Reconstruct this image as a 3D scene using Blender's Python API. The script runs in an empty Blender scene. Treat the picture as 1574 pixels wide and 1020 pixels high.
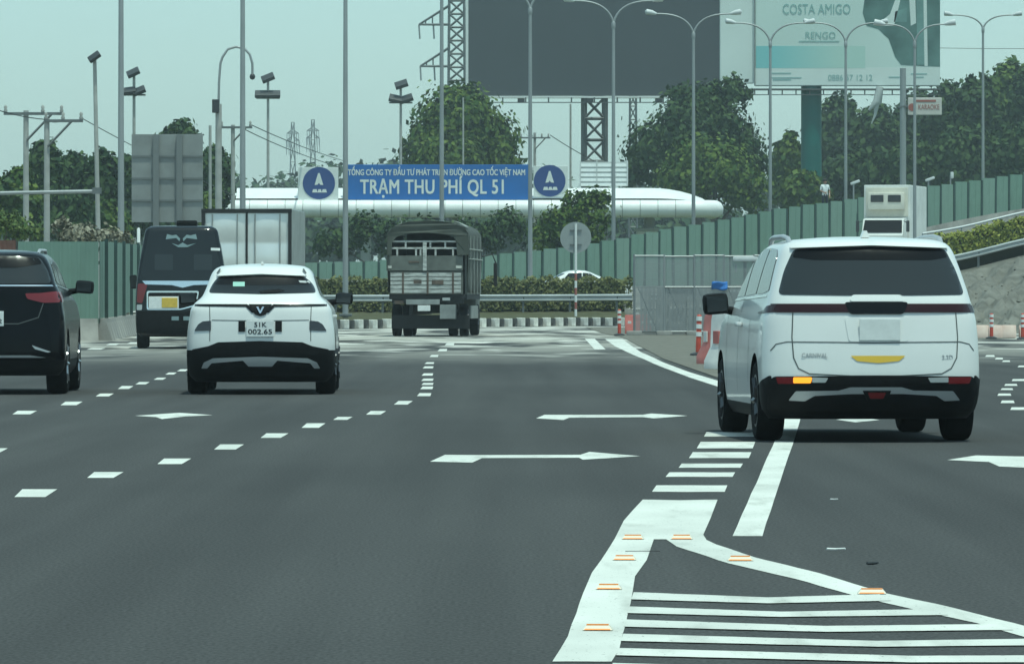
import bpy, bmesh, math, random
import numpy as np
from mathutils import Vector, Matrix

random.seed(7)
RNG = np.random.default_rng(11)
scene = bpy.context.scene
COL = scene.collection

# ------------------------------------------------------------------ camera
F, CX, HY, CAMH = 9000.0, 787.0, 455.0, 1.25      # focal length in photo pixels, principal column, horizon row, eye height
cam_d = bpy.data.cameras.new('camera')
cam = bpy.data.objects.new('camera', cam_d)
COL.objects.link(cam)
cam.location = (0, 0, CAMH)
cam.rotation_euler = (math.radians(90), 0, 0)
cam_d.sensor_width = 36.0
cam_d.lens = F / 1574.0 * 36.0
cam_d.shift_y = -(510.0 - HY) / 1574.0
cam_d.clip_start = 0.5
cam_d.clip_end = 6000
scene.camera = cam

# ------------------------------------------------------------------ sky, sun, exposure
SUN_EL, SUN_AZ = math.radians(74), math.radians(150)     # azimuth clockwise from +Y: behind the camera, a little to its right
world = bpy.data.worlds.new('World')
scene.world = world
world.use_nodes = True
wn, wl = world.node_tree.nodes, world.node_tree.links
wn.clear()
sky = wn.new('ShaderNodeTexSky')
sky.sky_type = 'NISHITA'
sky.sun_disc = False
sky.sun_elevation = SUN_EL
sky.sun_rotation = SUN_AZ
sky.altitude = 0
sky.air_density = 1.0
sky.dust_density = 1.0
sky.ozone_density = 4.0
bg = wn.new('ShaderNodeBackground')
bg.inputs['Strength'].default_value = 0.14
wo = wn.new('ShaderNodeOutputWorld')
veil = wn.new('ShaderNodeMix')                 # thin even overcast over the whole sky
veil.data_type = 'RGBA'
veil.inputs['Factor'].default_value = 0.55
veil.inputs['B'].default_value = (3.0, 3.7, 4.05, 1)
wl.new(sky.outputs[0], veil.inputs['A'])
wl.new(veil.outputs['Result'], bg.inputs['Color'])
wl.new(bg.outputs[0], wo.inputs['Surface'])

sun_d = bpy.data.lights.new('sun', 'SUN')
sun_d.energy = 2.65
sun_d.angle = math.radians(2.0)
sun_d.color = (1.0, 0.96, 0.90)
sun = bpy.data.objects.new('sun', sun_d)
COL.objects.link(sun)
sd = Vector((math.sin(SUN_AZ) * math.cos(SUN_EL), math.cos(SUN_AZ) * math.cos(SUN_EL), math.sin(SUN_EL)))
sun.rotation_euler = sd.to_track_quat('Z', 'Y').to_euler()

vs = scene.view_settings
vs.view_transform = 'Standard'
vs.look = 'None'
vs.exposure = 0.36
vs.gamma = 1.0
vs.use_curve_mapping = False
vs.use_white_balance = True          # the phone's cool white balance, shot through a tinted windscreen
vs.white_balance_temperature = 6120
vs.white_balance_tint = -16
scene.cycles.use_denoising = True
scene.cycles.max_bounces = 6
scene.cycles.volume_bounces = 0
scene.cycles.caustics_reflective = False
scene.cycles.caustics_refractive = False

# ------------------------------------------------------------------ helpers
def P(px, py, d):
    """photo pixel at depth d (metres) -> world point"""
    return Vector(((px - CX) / F * d, d, CAMH + (HY - py) / F * d))
def G(px, py):
    """photo pixel on the flat road -> world point"""
    d = F * CAMH / (py - HY)
    return Vector(((px - CX) / F * d, d, 0.0))

def link(o):
    COL.objects.link(o)
    return o
def tag(o, label=None, cat=None, group=None, kind=None):
    if label: o['label'] = label
    if cat: o['category'] = cat
    if group: o['group'] = group
    if kind: o['kind'] = kind
    return o
def empty(name, loc=(0, 0, 0), rz=0.0, label=None, cat=None, group=None):
    o = bpy.data.objects.new(name, None)
    link(o)
    o.location = loc
    o.rotation_euler = (0, 0, rz)
    o.empty_display_size = 0.2
    return tag(o, label, cat, group)

# ---- materials
MATS = {}
def M(name, col, rough=0.6, metal=0.0, spec=0.5, var=0.0, scale=5.0, bump=0.0, bscale=None, coat=0.0, col2=None,
      emit=None, estr=0.0, stretch=(1, 1, 1), detail=4.0, island=None, trans=0.0):
    m = bpy.data.materials.new(name)
    m.use_nodes = True
    nt = m.node_tree
    n, l = nt.nodes, nt.links
    b = n['Principled BSDF']
    b.inputs['Roughness'].default_value = rough
    b.inputs['Metallic'].default_value = metal
    b.inputs['Specular IOR Level'].default_value = spec
    b.inputs['Coat Weight'].default_value = coat
    b.inputs['Coat Roughness'].default_value = 0.06
    c = (*col, 1)
    b.inputs['Base Color'].default_value = c
    if trans: b.inputs['Subsurface Weight'].default_value = 0
    if var > 0 or col2 is not None or bump > 0:
        tc = n.new('ShaderNodeTexCoord')
        mp = n.new('ShaderNodeMapping')
        mp.inputs['Scale'].default_value = stretch
        l.new(tc.outputs['Object'], mp.inputs['Vector'])
        if var > 0 or col2 is not None:
            nz = n.new('ShaderNodeTexNoise')
            nz.inputs['Scale'].default_value = scale
            nz.inputs['Detail'].default_value = detail
            nz.inputs['Roughness'].default_value = 0.6
            l.new(mp.outputs[0], nz.inputs['Vector'])
            rp = n.new('ShaderNodeValToRGB')
            a = col if col2 is not None else tuple(max(0, x * (1 - var)) for x in col)
            z = col2 if col2 is not None else tuple(min(1, x * (1 + var)) for x in col)
            rp.color_ramp.elements[0].position = 0.32
            rp.color_ramp.elements[1].position = 0.68
            rp.color_ramp.elements[0].color = (*a, 1)
            rp.color_ramp.elements[1].color = (*z, 1)
            l.new(nz.outputs['Fac'], rp.inputs['Fac'])
            l.new(rp.outputs[0], b.inputs['Base Color'])
        if bump > 0:
            nb = n.new('ShaderNodeTexNoise')
            nb.inputs['Scale'].default_value = bscale or scale * 4
            nb.inputs['Detail'].default_value = 5
            l.new(mp.outputs[0], nb.inputs['Vector'])
            bp = n.new('ShaderNodeBump')
            bp.inputs['Strength'].default_value = bump
            bp.inputs['Distance'].default_value = 0.02
            l.new(nb.outputs['Fac'], bp.inputs['Height'])
            l.new(bp.outputs[0], b.inputs['Normal'])
    if island is not None:                      # leaf to leaf colour differences
        ge = n.new('ShaderNodeNewGeometry')
        rp = n.new('ShaderNodeValToRGB')
        rp.color_ramp.elements[0].color = (*col, 1)
        rp.color_ramp.elements[1].color = (*island, 1)
        l.new(ge.outputs['Random Per Island'], rp.inputs['Fac'])
        l.new(rp.outputs[0], b.inputs['Base Color'])
    if emit:
        b.inputs['Emission Color'].default_value = (*emit, 1)
        b.inputs['Emission Strength'].default_value = estr
    MATS[name] = m
    return m

# ---- mesh builder
class MB:
    def __init__(s):
        s.v, s.f = [], []
    def add(s, vs, fs):
        o = len(s.v)
        s.v += [tuple(p) for p in vs]
        s.f += [tuple(i + o for i in f) for f in fs]
        return s
    def box(s, c, sz, rz=0.0, ch=0.0):
        x, y, z = sz[0] / 2, sz[1] / 2, sz[2] / 2
        pts = [(-x, -y, -z), (x, -y, -z), (x, y, -z), (-x, y, -z), (-x, -y, z), (x, -y, z), (x, y, z), (-x, y, z)]
        ca, sa = math.cos(rz), math.sin(rz)
        pts = [(c[0] + p[0] * ca - p[1] * sa, c[1] + p[0] * sa + p[1] * ca, c[2] + p[2]) for p in pts]
        return s.add(pts, [(0, 3, 2, 1), (4, 5, 6, 7), (0, 1, 5, 4), (1, 2, 6, 5), (2, 3, 7, 6), (3, 0, 4, 7)])
    def bbox(s, c, sz, b=0.02):
        """box with chamfered edges"""
        bm = bmesh.new()
        bmesh.ops.create_cube(bm, size=1.0)
        for v in bm.verts: v.co = Vector((c[0] + v.co.x * sz[0], c[1] + v.co.y * sz[1], c[2] + v.co.z * sz[2]))
        bmesh.ops.bevel(bm, geom=bm.edges[:], offset=b, segments=2, affect='EDGES', profile=0.6)
        bm.verts.index_update()
        s.add([v.co[:] for v in bm.verts], [[v.index for v in f.verts] for f in bm.faces])
        bm.free()
        return s
    def tube(s, pts, r, n=8, caps=True):
        pts = [Vector(p) for p in pts]
        rs = r if isinstance(r, (list, tuple)) else [r] * len(pts)
        rings, up = [], None
        for i, p in enumerate(pts):
            t = (pts[min(i + 1, len(pts) - 1)] - pts[max(i - 1, 0)]).normalized()
            if up is None:
                up = Vector((0, 0, 1)) if abs(t.z) < 0.9 else Vector((1, 0, 0))
            a = t.cross(up)
            a = a.normalized() if a.length > 1e-6 else Vector((1, 0, 0))
            b = a.cross(t).normalized()
            up = b
            rings.append([p + (a * math.cos(2 * math.pi * k / n) + b * math.sin(2 * math.pi * k / n)) * rs[i] for k in range(n)])
        vs = [q for ring in rings for q in ring]
        fs = []
        for i in range(len(pts) - 1):
            for k in range(n):
                fs.append((i * n + k, i * n + (k + 1) % n, (i + 1) * n + (k + 1) % n, (i + 1) * n + k))
        if caps:
            fs.append(tuple(range(n))[::-1])
            fs.append(tuple((len(pts) - 1) * n + k for k in range(n)))
        return s.add(vs, fs)
    def bar(s, a, b, w, h=None):
        """square bar from a to b"""
        return s.tube([a, b], (w / 2) * 1.414, 4)
    def lathe(s, prof, c, axis='z', n=20):
        """prof: (radius, along)"""
        vs, fs = [], []
        for r, t in prof:
            for k in range(n):
                a = 2 * math.pi * k / n
                u, v = r * math.cos(a), r * math.sin(a)
                vs.append((c[0] + u, c[1] + v, c[2] + t) if axis == 'z' else (c[0] + t, c[1] + u, c[2] + v) if axis == 'x' else (c[0] + u, c[1] + t, c[2] + v))
        for i in range(len(prof) - 1):
            for k in range(n):
                fs.append((i * n + k, i * n + (k + 1) % n, (i + 1) * n + (k + 1) % n, (i + 1) * n + k))
        fs.append(tuple(range(n)))
        fs.append(tuple((len(prof) - 1) * n + k for k in range(n)))
        return s.add(vs, fs)
    def prism(s, poly, y0, y1):
        """polygon in (x,z) extruded along y"""
        n = len(poly)
        vs = [(p[0], y0, p[1]) for p in poly] + [(p[0], y1, p[1]) for p in poly]
        fs = [tuple(range(n)), tuple(range(2 * n - 1, n - 1, -1))] + [(i, (i + 1) % n, n + (i + 1) % n, n + i) for i in range(n)]
        return s.add(vs, fs)
    def mesh(s, name, mat=None, smooth=None):
        me = bpy.data.meshes.new(name)
        me.from_pydata(s.v, [], s.f)
        bm = bmesh.new()
        bm.from_mesh(me)
        bmesh.ops.recalc_face_normals(bm, faces=bm.faces[:])
        bm.to_mesh(me)
        bm.free()
        if mat: me.materials.append(mat if not isinstance(mat, str) else MATS[mat])
        if smooth: smooth_mesh(me, smooth)
        return me
    def build(s, name, mat, parent=None, smooth=None):
        o = bpy.data.objects.new(name, s.mesh(name, mat, smooth))
        link(o)
        if parent is not None: o.parent = parent
        return o
def smooth_mesh(me, ang=35):
    me.polygons.foreach_set('use_smooth', [True] * len(me.polygons))
    me.set_sharp_from_angle(angle=math.radians(ang))
def obj(name, me, parent=None, loc=None, rz=0):
    o = bpy.data.objects.new(name, me)
    link(o)
    if parent is not None: o.parent = parent
    if loc is not None: o.location = loc
    if rz: o.rotation_euler = (0, 0, rz)
    return o

def text(name, body, size, mat, loc, parent=None, rot=(math.radians(90), 0, 0), bold=0.0, depth=0.004, align='CENTER', width=None, space=1.0):
    cu = bpy.data.curves.new(name, 'FONT')
    cu.body = body
    cu.size = size
    cu.align_x = align
    cu.align_y = 'CENTER'
    cu.offset = 0.00034 * size
    cu.extrude = depth
    cu.space_character = space
    cu.resolution_u = 3
    tmp = bpy.data.objects.new(name, cu)
    link(tmp)
    bpy.context.view_layer.update()
    me = bpy.data.meshes.new_from_object(tmp.evaluated_get(bpy.context.evaluated_depsgraph_get()))
    bpy.data.objects.remove(tmp)
    bpy.data.curves.remove(cu)
    if width and len(me.vertices):
        xs = [v.co.x for v in me.vertices]
        k = width / max(1e-6, max(xs) - min(xs))
        for v in me.vertices: v.co.x *= k
    bm = bmesh.new(); bm.from_mesh(me)                 # letters and accents that touch are set at slightly different heights
    bmesh.ops.remove_doubles(bm, verts=bm.verts[:], dist=1e-5)
    seen, k_ = set(), 0
    for v0 in bm.verts:
        if v0 in seen: continue
        stack, isl = [v0], []
        seen.add(v0)
        while stack:
            v = stack.pop(); isl.append(v)
            for e in v.link_edges:
                w_ = e.other_vert(v)
                if w_ not in seen: seen.add(w_); stack.append(w_)
        for v in isl: v.co.z += max(depth * .4, .0004) * (k_ % 5)
        k_ += 1
    if bold > 0:                                        # heavier strokes
        g0 = bm.verts[:] + bm.edges[:] + bm.faces[:]
        for q_, (dx_, dy_) in enumerate(((bold, 0), (0, bold * .8), (bold, bold * .8))):
            r_ = bmesh.ops.duplicate(bm, geom=g0)
            for v in r_['geom']:
                if isinstance(v, bmesh.types.BMVert): v.co += Vector((dx_, dy_, max(depth * .09, .00009) * (q_ + 1)))
    bm.to_mesh(me); bm.free()
    me.name = name
    me.materials.clear()
    me.materials.append(MATS[mat])
    o = obj(name, me, parent, loc)
    o.rotation_euler = rot
    return o

def pchip(xs, ys):
    xs, ys = np.asarray(xs, float), np.asarray(ys, float)
    h, dl = np.diff(xs), np.diff(ys) / np.diff(xs)
    m = np.zeros(len(xs))
    m[0], m[-1] = dl[0], dl[-1]
    for i in range(1, len(xs) - 1):
        if dl[i - 1] * dl[i] > 0:
            w1, w2 = 2 * h[i] + h[i - 1], h[i] + 2 * h[i - 1]
            m[i] = (w1 + w2) / (w1 / dl[i - 1] + w2 / dl[i])
    def ev(x):
        x = min(max(x, xs[0]), xs[-1])
        i = min(max(int(np.searchsorted(xs, x)) - 1, 0), len(xs) - 2)
        t = (x - xs[i]) / h[i]
        return float((2*t**3-3*t**2+1)*ys[i] + (t**3-2*t**2+t)*h[i]*m[i] + (-2*t**3+3*t**2)*ys[i+1] + (t**3-t**2)*h[i]*m[i+1])
    return ev
def lin(xs, ys):
    return lambda x: float(np.interp(x, xs, ys))

def rpoly(pts, r=0.03, n=4):
    """round the corners of a 2-D polygon"""
    out = []
    N = len(pts)
    for i in range(N):
        p0, p1, p2 = Vector(pts[i - 1]), Vector(pts[i]), Vector(pts[(i + 1) % N])
        a, b = p0 - p1, p2 - p1
        rr = min(r, a.length * 0.45, b.length * 0.45)
        q0, q2 = p1 + a.normalized() * rr, p1 + b.normalized() * rr
        for k in range(n + 1):
            t = k / n
            out.append(tuple(q0 * (1 - t) ** 2 + p1 * 2 * t * (1 - t) + q2 * t * t))
    return out
def sym(pts):
    """mirror a half outline (x>=0, listed from top centre round to bottom centre)"""
    return list(pts) + [(-x, z) for x, z in reversed(pts) if x > 1e-4]

# ------------------------------------------------------------------ materials
M('white_paint', (0.72, 0.72, 0.70), 0.32, coat=0.6, spec=0.4, var=0.03, scale=1.5)
M('black_paint', (0.003, 0.0035, 0.005), 0.2, spec=0.08, coat=0.12)
M('van_paint', (0.005, 0.006, 0.008), 0.18, spec=0.25, coat=0.3)
M('car_glass', (0.012, 0.014, 0.016), 0.10, spec=0.42)
M('glass_band', (0.005, 0.005, 0.006), 0.25, spec=0.2)
M('tinted_glass', (0.026, 0.030, 0.033), 0.10, spec=0.42)
M('black_plastic', (0.006, 0.0062, 0.007), 0.62, spec=0.15, var=0.3, scale=9)
M('gap_black', (0.003, 0.003, 0.003), 0.9, spec=0.1)
M('panel_gap', (0.10, 0.11, 0.11), 0.8, spec=0.1)
M('well_black', (0.004, 0.004, 0.004), 0.95, spec=0.05)
M('tyre', (0.007, 0.007, 0.0075), 0.85, spec=0.1, var=0.3, scale=14)
M('rim', (0.35, 0.36, 0.37), 0.3, metal=0.9)
M('rim_dark', (0.06, 0.06, 0.065), 0.4, metal=0.7)
M('chrome', (0.75, 0.76, 0.77), 0.14, metal=1.0)
M('satin_silver', (0.48, 0.49, 0.50), 0.38, metal=0.55)
M('red_lens', (0.14, 0.006, 0.010), 0.2, coat=0.3)
M('dark_red_lens', (0.022, 0.0025, 0.004), 0.3, spec=0.3, coat=0.1)
M('smoke_lens', (0.02, 0.018, 0.02), 0.12, coat=0.6)
M('clear_lens', (0.40, 0.42, 0.42), 0.15, coat=0.6)
M('amber_lit', (0.9, 0.35, 0.04), 0.3, emit=(1.0, 0.27, 0.012), estr=1.1)
M('plate_white', (0.74, 0.75, 0.73), 0.45, var=0.06, scale=12)
M('plate_yellow', (0.62, 0.43, 0.07), 0.45, var=0.1, scale=12)
M('plate_ink', (0.02, 0.02, 0.025), 0.6)
M('plate_grey', (0.42, 0.44, 0.44), 0.6)
M('sticker_yellow', (0.70, 0.46, 0.05), 0.5)
M('sticker_green', (0.30, 0.52, 0.44), 0.6)
M('decal_grey', (0.20, 0.27, 0.28), 0.5)
M('truck_white', (0.66, 0.67, 0.64), 0.45, var=0.10, scale=1.2, bump=0.05)
M('truck_cream', (0.62, 0.60, 0.52), 0.5, var=0.10, scale=1.6)
M('steel_door', (0.72, 0.73, 0.71), 0.26, metal=0.35, var=0.06, scale=1.0)
M('steel_dull', (0.30, 0.31, 0.30), 0.45, metal=0.5, var=0.2, scale=2)
M('lorry_dark', (0.009, 0.010, 0.011), 0.7, var=0.4, scale=4)
M('lorry_grey', (0.11, 0.118, 0.105), 0.6, var=0.25, scale=3, bump=0.1)
M('lorry_slat', (0.40, 0.41, 0.39), 0.55, var=0.45, scale=4, stretch=(1, 1, 6))
M('lorry_rust', (0.10, 0.075, 0.06), 0.8, var=0.5, scale=6)
M('tarp', (0.050, 0.057, 0.047), 0.75, var=0.25, scale=1.4, bump=0.5, bscale=2.2)
M('tarp_highlight_strap', (0.27, 0.29, 0.27), 0.8, var=0.3, scale=2.0, bump=0.5, bscale=3)  # pale tone of the straps and the painted ridge highlight
M('galv', (0.30, 0.315, 0.32), 0.5, metal=0.35, var=0.14, scale=1.0, stretch=(1, 1, 0.3))
M('galv_dark', (0.14, 0.15, 0.15), 0.55, metal=0.4, var=0.2, scale=3)
M('lamp_white', (0.55, 0.57, 0.57), 0.4, var=0.05)
M('fixture_dark', (0.03, 0.033, 0.036), 0.5, var=0.2)
M('concrete', (0.30, 0.29, 0.27), 0.9, spec=0.2, var=0.22, scale=1.6, bump=0.3, bscale=20)
M('concrete_pole', (0.36, 0.36, 0.34), 0.85, spec=0.2, var=0.15, scale=2)
M('kerb_white', (0.66, 0.65, 0.59), 0.85, spec=0.2, var=0.22, scale=4)
M('kerb_black', (0.10, 0.10, 0.095), 0.85, spec=0.2, var=0.4, scale=4)
M('fence_green', (0.155, 0.235, 0.192), 0.55, spec=0.35, var=0.12, scale=0.9, stretch=(2, 2, 0.6))
M('fence_green_pale', (0.175, 0.25, 0.208), 0.6, spec=0.3, var=0.10, scale=0.9, stretch=(2, 2, 0.6))
M('fence_green_dull', (0.145, 0.225, 0.18), 0.65, spec=0.3, var=0.16, scale=0.9, stretch=(2, 2, 0.6))
M('rail_galv', (0.46, 0.48, 0.48), 0.45, metal=0.2, var=0.1, scale=1)
M('fence_post', (0.022, 0.05, 0.045), 0.7, var=0.3, scale=3)
M('rust_brown', (0.12, 0.055, 0.04), 0.8, var=0.35, scale=2)
M('sign_back', (0.24, 0.25, 0.245), 0.6, metal=0.2, var=0.14, scale=1.1)
M('sign_rib', (0.17, 0.18, 0.18), 0.6, metal=0.3)
M('sign_grey', (0.27, 0.29, 0.29), 0.55, var=0.06)
M('blue_board', (0.012, 0.12, 0.42), 0.5, var=0.08, scale=0.6)
M('logo_blue', (0.02, 0.055, 0.22), 0.5)
M('board_white', (0.72, 0.74, 0.72), 0.5, var=0.04)
M('canopy_white', (0.76, 0.77, 0.75), 0.5, var=0.09, scale=0.5)
M('canopy_grey', (0.45, 0.47, 0.46), 0.6, var=0.12, scale=0.5)
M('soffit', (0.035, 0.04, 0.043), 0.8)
M('seam', (0.36, 0.37, 0.36), 0.7)
M('billboard_dark', (0.055, 0.062, 0.070), 0.55, var=0.07, scale=0.12)
M('steel_frame', (0.10, 0.105, 0.105), 0.6, metal=0.3, var=0.2, scale=1)
M('column_green', (0.006, 0.10, 0.085), 0.55, var=0.12, scale=0.6)
M('print_pale', (0.57, 0.67, 0.63), 0.6, var=0.10, scale=0.09, detail=1)
M('print_white', (0.66, 0.72, 0.69), 0.6, var=0.05, scale=0.2)
M('print_text', (0.26, 0.42, 0.40), 0.6)
M('print_dark', (0.035, 0.085, 0.075), 0.6, col2=(0.12, 0.22, 0.20), scale=0.35)
M('print_mid', (0.16, 0.28, 0.26), 0.6, var=0.3, scale=0.4)
M('sign_pink', (0.55, 0.52, 0.48), 0.6, var=0.06)
M('sign_red', (0.30, 0.10, 0.08), 0.6)
M('orange_plastic', (0.42, 0.05, 0.025), 0.5, var=0.15, scale=6)
M('red_plastic', (0.45, 0.13, 0.11), 0.5, var=0.18, scale=3)
M('barrier_pink', (0.52, 0.37, 0.31), 0.6, col2=(0.62, 0.50, 0.43), scale=3)
M('barrier_white', (0.66, 0.65, 0.62), 0.55, var=0.10, scale=3)
M('reflective_white', (0.70, 0.71, 0.69), 0.4)
M('blue_tarp', (0.04, 0.16, 0.48), 0.6, var=0.15, scale=6)
M('road_paint', (0.54, 0.545, 0.51), 0.8, spec=0.15)
M('stud_orange', (0.85, 0.26, 0.03), 0.35)
M('stud_white', (0.66, 0.60, 0.48), 0.5)
M('bark', (0.09, 0.075, 0.06), 0.9, var=0.3, scale=3, bump=0.5)
M('soil', (0.10, 0.098, 0.084), 0.95, spec=0.1, col2=(0.20, 0.195, 0.17), scale=0.55, bump=0.8, bscale=3.0, detail=8)
M('gravel', (0.10, 0.098, 0.085), 0.95, spec=0.1, col2=(0.20, 0.19, 0.165), scale=3.0, bump=0.9, bscale=18, detail=8)
M('verge_grass', (0.045, 0.052, 0.024), 0.95, spec=0.1, col2=(0.10, 0.092, 0.05), scale=1.2, bump=0.8, bscale=9, detail=7)
M('field', (0.05, 0.07, 0.03), 0.95, spec=0.1, col2=(0.12, 0.12, 0.06), scale=0.08, detail=7)
M('skin', (0.33, 0.20, 0.14), 0.6)
M('shirt', (0.62, 0.65, 0.65), 0.8)
M('trousers', (0.03, 0.035, 0.05), 0.8)
M('hair', (0.01, 0.009, 0.008), 0.6)
M('wire', (0.03, 0.032, 0.034), 0.6)
M('leaf_a', (0.026, 0.060, 0.013), 0.7, spec=0.12, island=(0.115, 0.155, 0.030))
M('leaf_b', (0.015, 0.036, 0.014), 0.7, spec=0.12, island=(0.064, 0.098, 0.031))
M('leaf_c', (0.045, 0.085, 0.018), 0.65, spec=0.25, island=(0.13, 0.16, 0.040))
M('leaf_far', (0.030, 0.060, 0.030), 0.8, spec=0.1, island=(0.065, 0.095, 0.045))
M('leaf_hedge', (0.058, 0.074, 0.024), 0.75, spec=0.2, island=(0.165, 0.165, 0.062))
M('leaf_lime', (0.11, 0.14, 0.020), 0.7, spec=0.2, island=(0.30, 0.30, 0.060))
M('leaf_dry', (0.12, 0.11, 0.07), 0.85, spec=0.1, island=(0.34, 0.32, 0.25))
M('hedge_core', (0.035, 0.036, 0.018), 0.95, spec=0.05)

def asphalt():
    m = bpy.data.materials.new('asphalt')
    m.use_nodes = True
    n, l = m.node_tree.nodes, m.node_tree.links
    b = n['Principled BSDF']
    b.inputs['Roughness'].default_value = 0.95
    b.inputs['Specular IOR Level'].default_value = 0.08
    tc = n.new('ShaderNodeTexCoord')
    def noise(scale, stretch, detail=5, rot=0.0):
        mp = n.new('ShaderNodeMapping')
        mp.inputs['Scale'].default_value = stretch
        mp.inputs['Rotation'].default_value = (0, 0, rot)
        l.new(tc.outputs['Object'], mp.inputs['Vector'])
        z = n.new('ShaderNodeTexNoise')
        z.inputs['Scale'].default_value = scale
        z.inputs['Detail'].default_value = detail
        l.new(mp.outputs[0], z.inputs['Vector'])
        return z.outputs['Fac']
    def ramp(fac, p0, c0, p1, c1):
        r = n.new('ShaderNodeValToRGB')
        r.color_ramp.elements[0].position, r.color_ramp.elements[1].position = p0, p1
        r.color_ramp.elements[0].color, r.color_ramp.elements[1].color = (*c0, 1), (*c1, 1)
        l.new(fac, r.inputs['Fac'])
        return r.outputs[0]
    def mix(mode, fac, a, c):
        x = n.new('ShaderNodeMix')
        x.data_type, x.blend_type = 'RGBA', mode
        if isinstance(fac, float): x.inputs['Factor'].default_value = fac
        else: l.new(fac, x.inputs['Factor'])
        l.new(a, x.inputs['A']); l.new(c, x.inputs['B'])
        return x.outputs['Result']
    base = ramp(noise(0.22, (1, 0.25, 1), 6, math.radians(3)), 0.3, (0.053, 0.054, 0.0555), 0.7, (0.072, 0.0725, 0.0735))
    streak = ramp(noise(1.6, (1, 0.02, 1), 3, math.radians(3)), 0.3, (0.84, 0.84, 0.84), 0.7, (1.12, 1.12, 1.11))
    grain = ramp(noise(60, (1, 0.35, 1), 2), 0.3, (0.72, 0.72, 0.72), 0.7, (1.28, 1.28, 1.28))
    c = mix('MULTIPLY', 1.0, base, streak)
    c = mix('MULTIPLY', 1.0, c, grain)
    # dusty patches and mirage shimmer, both painted into the far road's colour
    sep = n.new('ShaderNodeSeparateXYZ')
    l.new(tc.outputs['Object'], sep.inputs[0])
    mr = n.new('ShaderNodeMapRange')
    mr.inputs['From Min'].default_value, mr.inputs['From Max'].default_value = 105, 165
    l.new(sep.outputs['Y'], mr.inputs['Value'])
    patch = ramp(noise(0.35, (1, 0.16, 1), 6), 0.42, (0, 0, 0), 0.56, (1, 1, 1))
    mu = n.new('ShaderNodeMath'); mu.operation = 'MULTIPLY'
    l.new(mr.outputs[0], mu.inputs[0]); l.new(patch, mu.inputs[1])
    dust_shimmer = n.new('ShaderNodeRGB'); dust_shimmer.outputs[0].default_value = (0.36, 0.35, 0.315, 1)
    c = mix('MIX', mu.outputs[0], c, dust_shimmer.outputs[0])
    dabs = ramp(noise(0.9, (0.55, 0.22, 1), 4), 0.54, (0, 0, 0), 0.61, (1, 1, 1))  # brighter mirage-like streaks, also painted into the colour
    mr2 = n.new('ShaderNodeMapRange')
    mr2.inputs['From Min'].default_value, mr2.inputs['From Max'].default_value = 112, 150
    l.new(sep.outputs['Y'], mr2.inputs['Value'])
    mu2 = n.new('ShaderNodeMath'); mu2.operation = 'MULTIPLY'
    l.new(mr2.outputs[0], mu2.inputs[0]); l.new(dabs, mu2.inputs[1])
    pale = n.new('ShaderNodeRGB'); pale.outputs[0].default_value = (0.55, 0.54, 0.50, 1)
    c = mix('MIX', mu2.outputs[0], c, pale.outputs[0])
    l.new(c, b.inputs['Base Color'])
    bp = n.new('ShaderNodeBump'); bp.inputs['Strength'].default_value = 0.35; bp.inputs['Distance'].default_value = 0.01
    l.new(noise(45, (1, 1, 1), 3), bp.inputs['Height'])
    l.new(bp.outputs[0], b.inputs['Normal'])
    MATS['asphalt'] = m
asphalt()

def worn_paint():
    """thermoplastic paint with scuffs and small chips that show the asphalt"""
    m = MATS['road_paint']
    n, l = m.node_tree.nodes, m.node_tree.links
    b = n['Principled BSDF']
    tc = n.new('ShaderNodeTexCoord')
    def layer(scale, st, p0, c0, p1, c1, detail=4):
        mp = n.new('ShaderNodeMapping'); mp.inputs['Scale'].default_value = st
        l.new(tc.outputs['Object'], mp.inputs['Vector'])
        z = n.new('ShaderNodeTexNoise'); z.inputs['Scale'].default_value = scale; z.inputs['Detail'].default_value = detail
        l.new(mp.outputs[0], z.inputs['Vector'])
        r = n.new('ShaderNodeValToRGB')
        r.color_ramp.elements[0].position, r.color_ramp.elements[1].position = p0, p1
        r.color_ramp.elements[0].color, r.color_ramp.elements[1].color = (*c0, 1), (*c1, 1)
        l.new(z.outputs['Fac'], r.inputs['Fac'])
        return r.outputs[0]
    base = layer(1.6, (1, .35, 1), .3, (0.50, 0.505, 0.47), .7, (0.66, 0.665, 0.62))
    scuff = layer(5, (1, .12, 1), .55, (1, 1, 1), .75, (.70, .70, .69), 6)
    chips = layer(55, (1, .5, 1), .66, (1, 1, 1), .72, (.30, .30, .31), 3)
    out = base
    for x in (scuff, chips):
        mx = n.new('ShaderNodeMix'); mx.data_type, mx.blend_type = 'RGBA', 'MULTIPLY'
        mx.inputs['Factor'].default_value = 1.0
        l.new(out, mx.inputs['A']); l.new(x, mx.inputs['B'])
        out = mx.outputs['Result']
    l.new(out, b.inputs['Base Color'])
worn_paint()
# ------------------------------------------------------------------ the setting: ground, road, paint
from mathutils.geometry import tessellate_polygon
def flat(name, pts, z, mat, parent=None):
    tri = tessellate_polygon([[Vector((p[0], p[1], 0)) for p in pts]])
    b = MB()
    b.add([(p[0], p[1], z) for p in pts], [tuple(t) for t in tri])
    return b.build(name, mat, parent)
def grid(name, rows, mat, smooth=60, parent=None):
    b = MB()
    nr, nc = len(rows), len(rows[0])
    b.add([p for r in rows for p in r], [(i * nc + j, i * nc + j + 1, (i + 1) * nc + j + 1, (i + 1) * nc + j) for i in range(nr - 1) for j in range(nc - 1)])
    return b.build(name, mat, parent, smooth)

g = flat('ground', [(-900, -60), (900, -60), (900, 1660), (-900, 1660)], -0.06, 'field'); tag(g, kind='structure')
road = flat('road', [(-60, -40), (60, -40), (60, 262), (-60, 262)], 0.0, 'asphalt'); tag(road, kind='structure')

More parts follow.
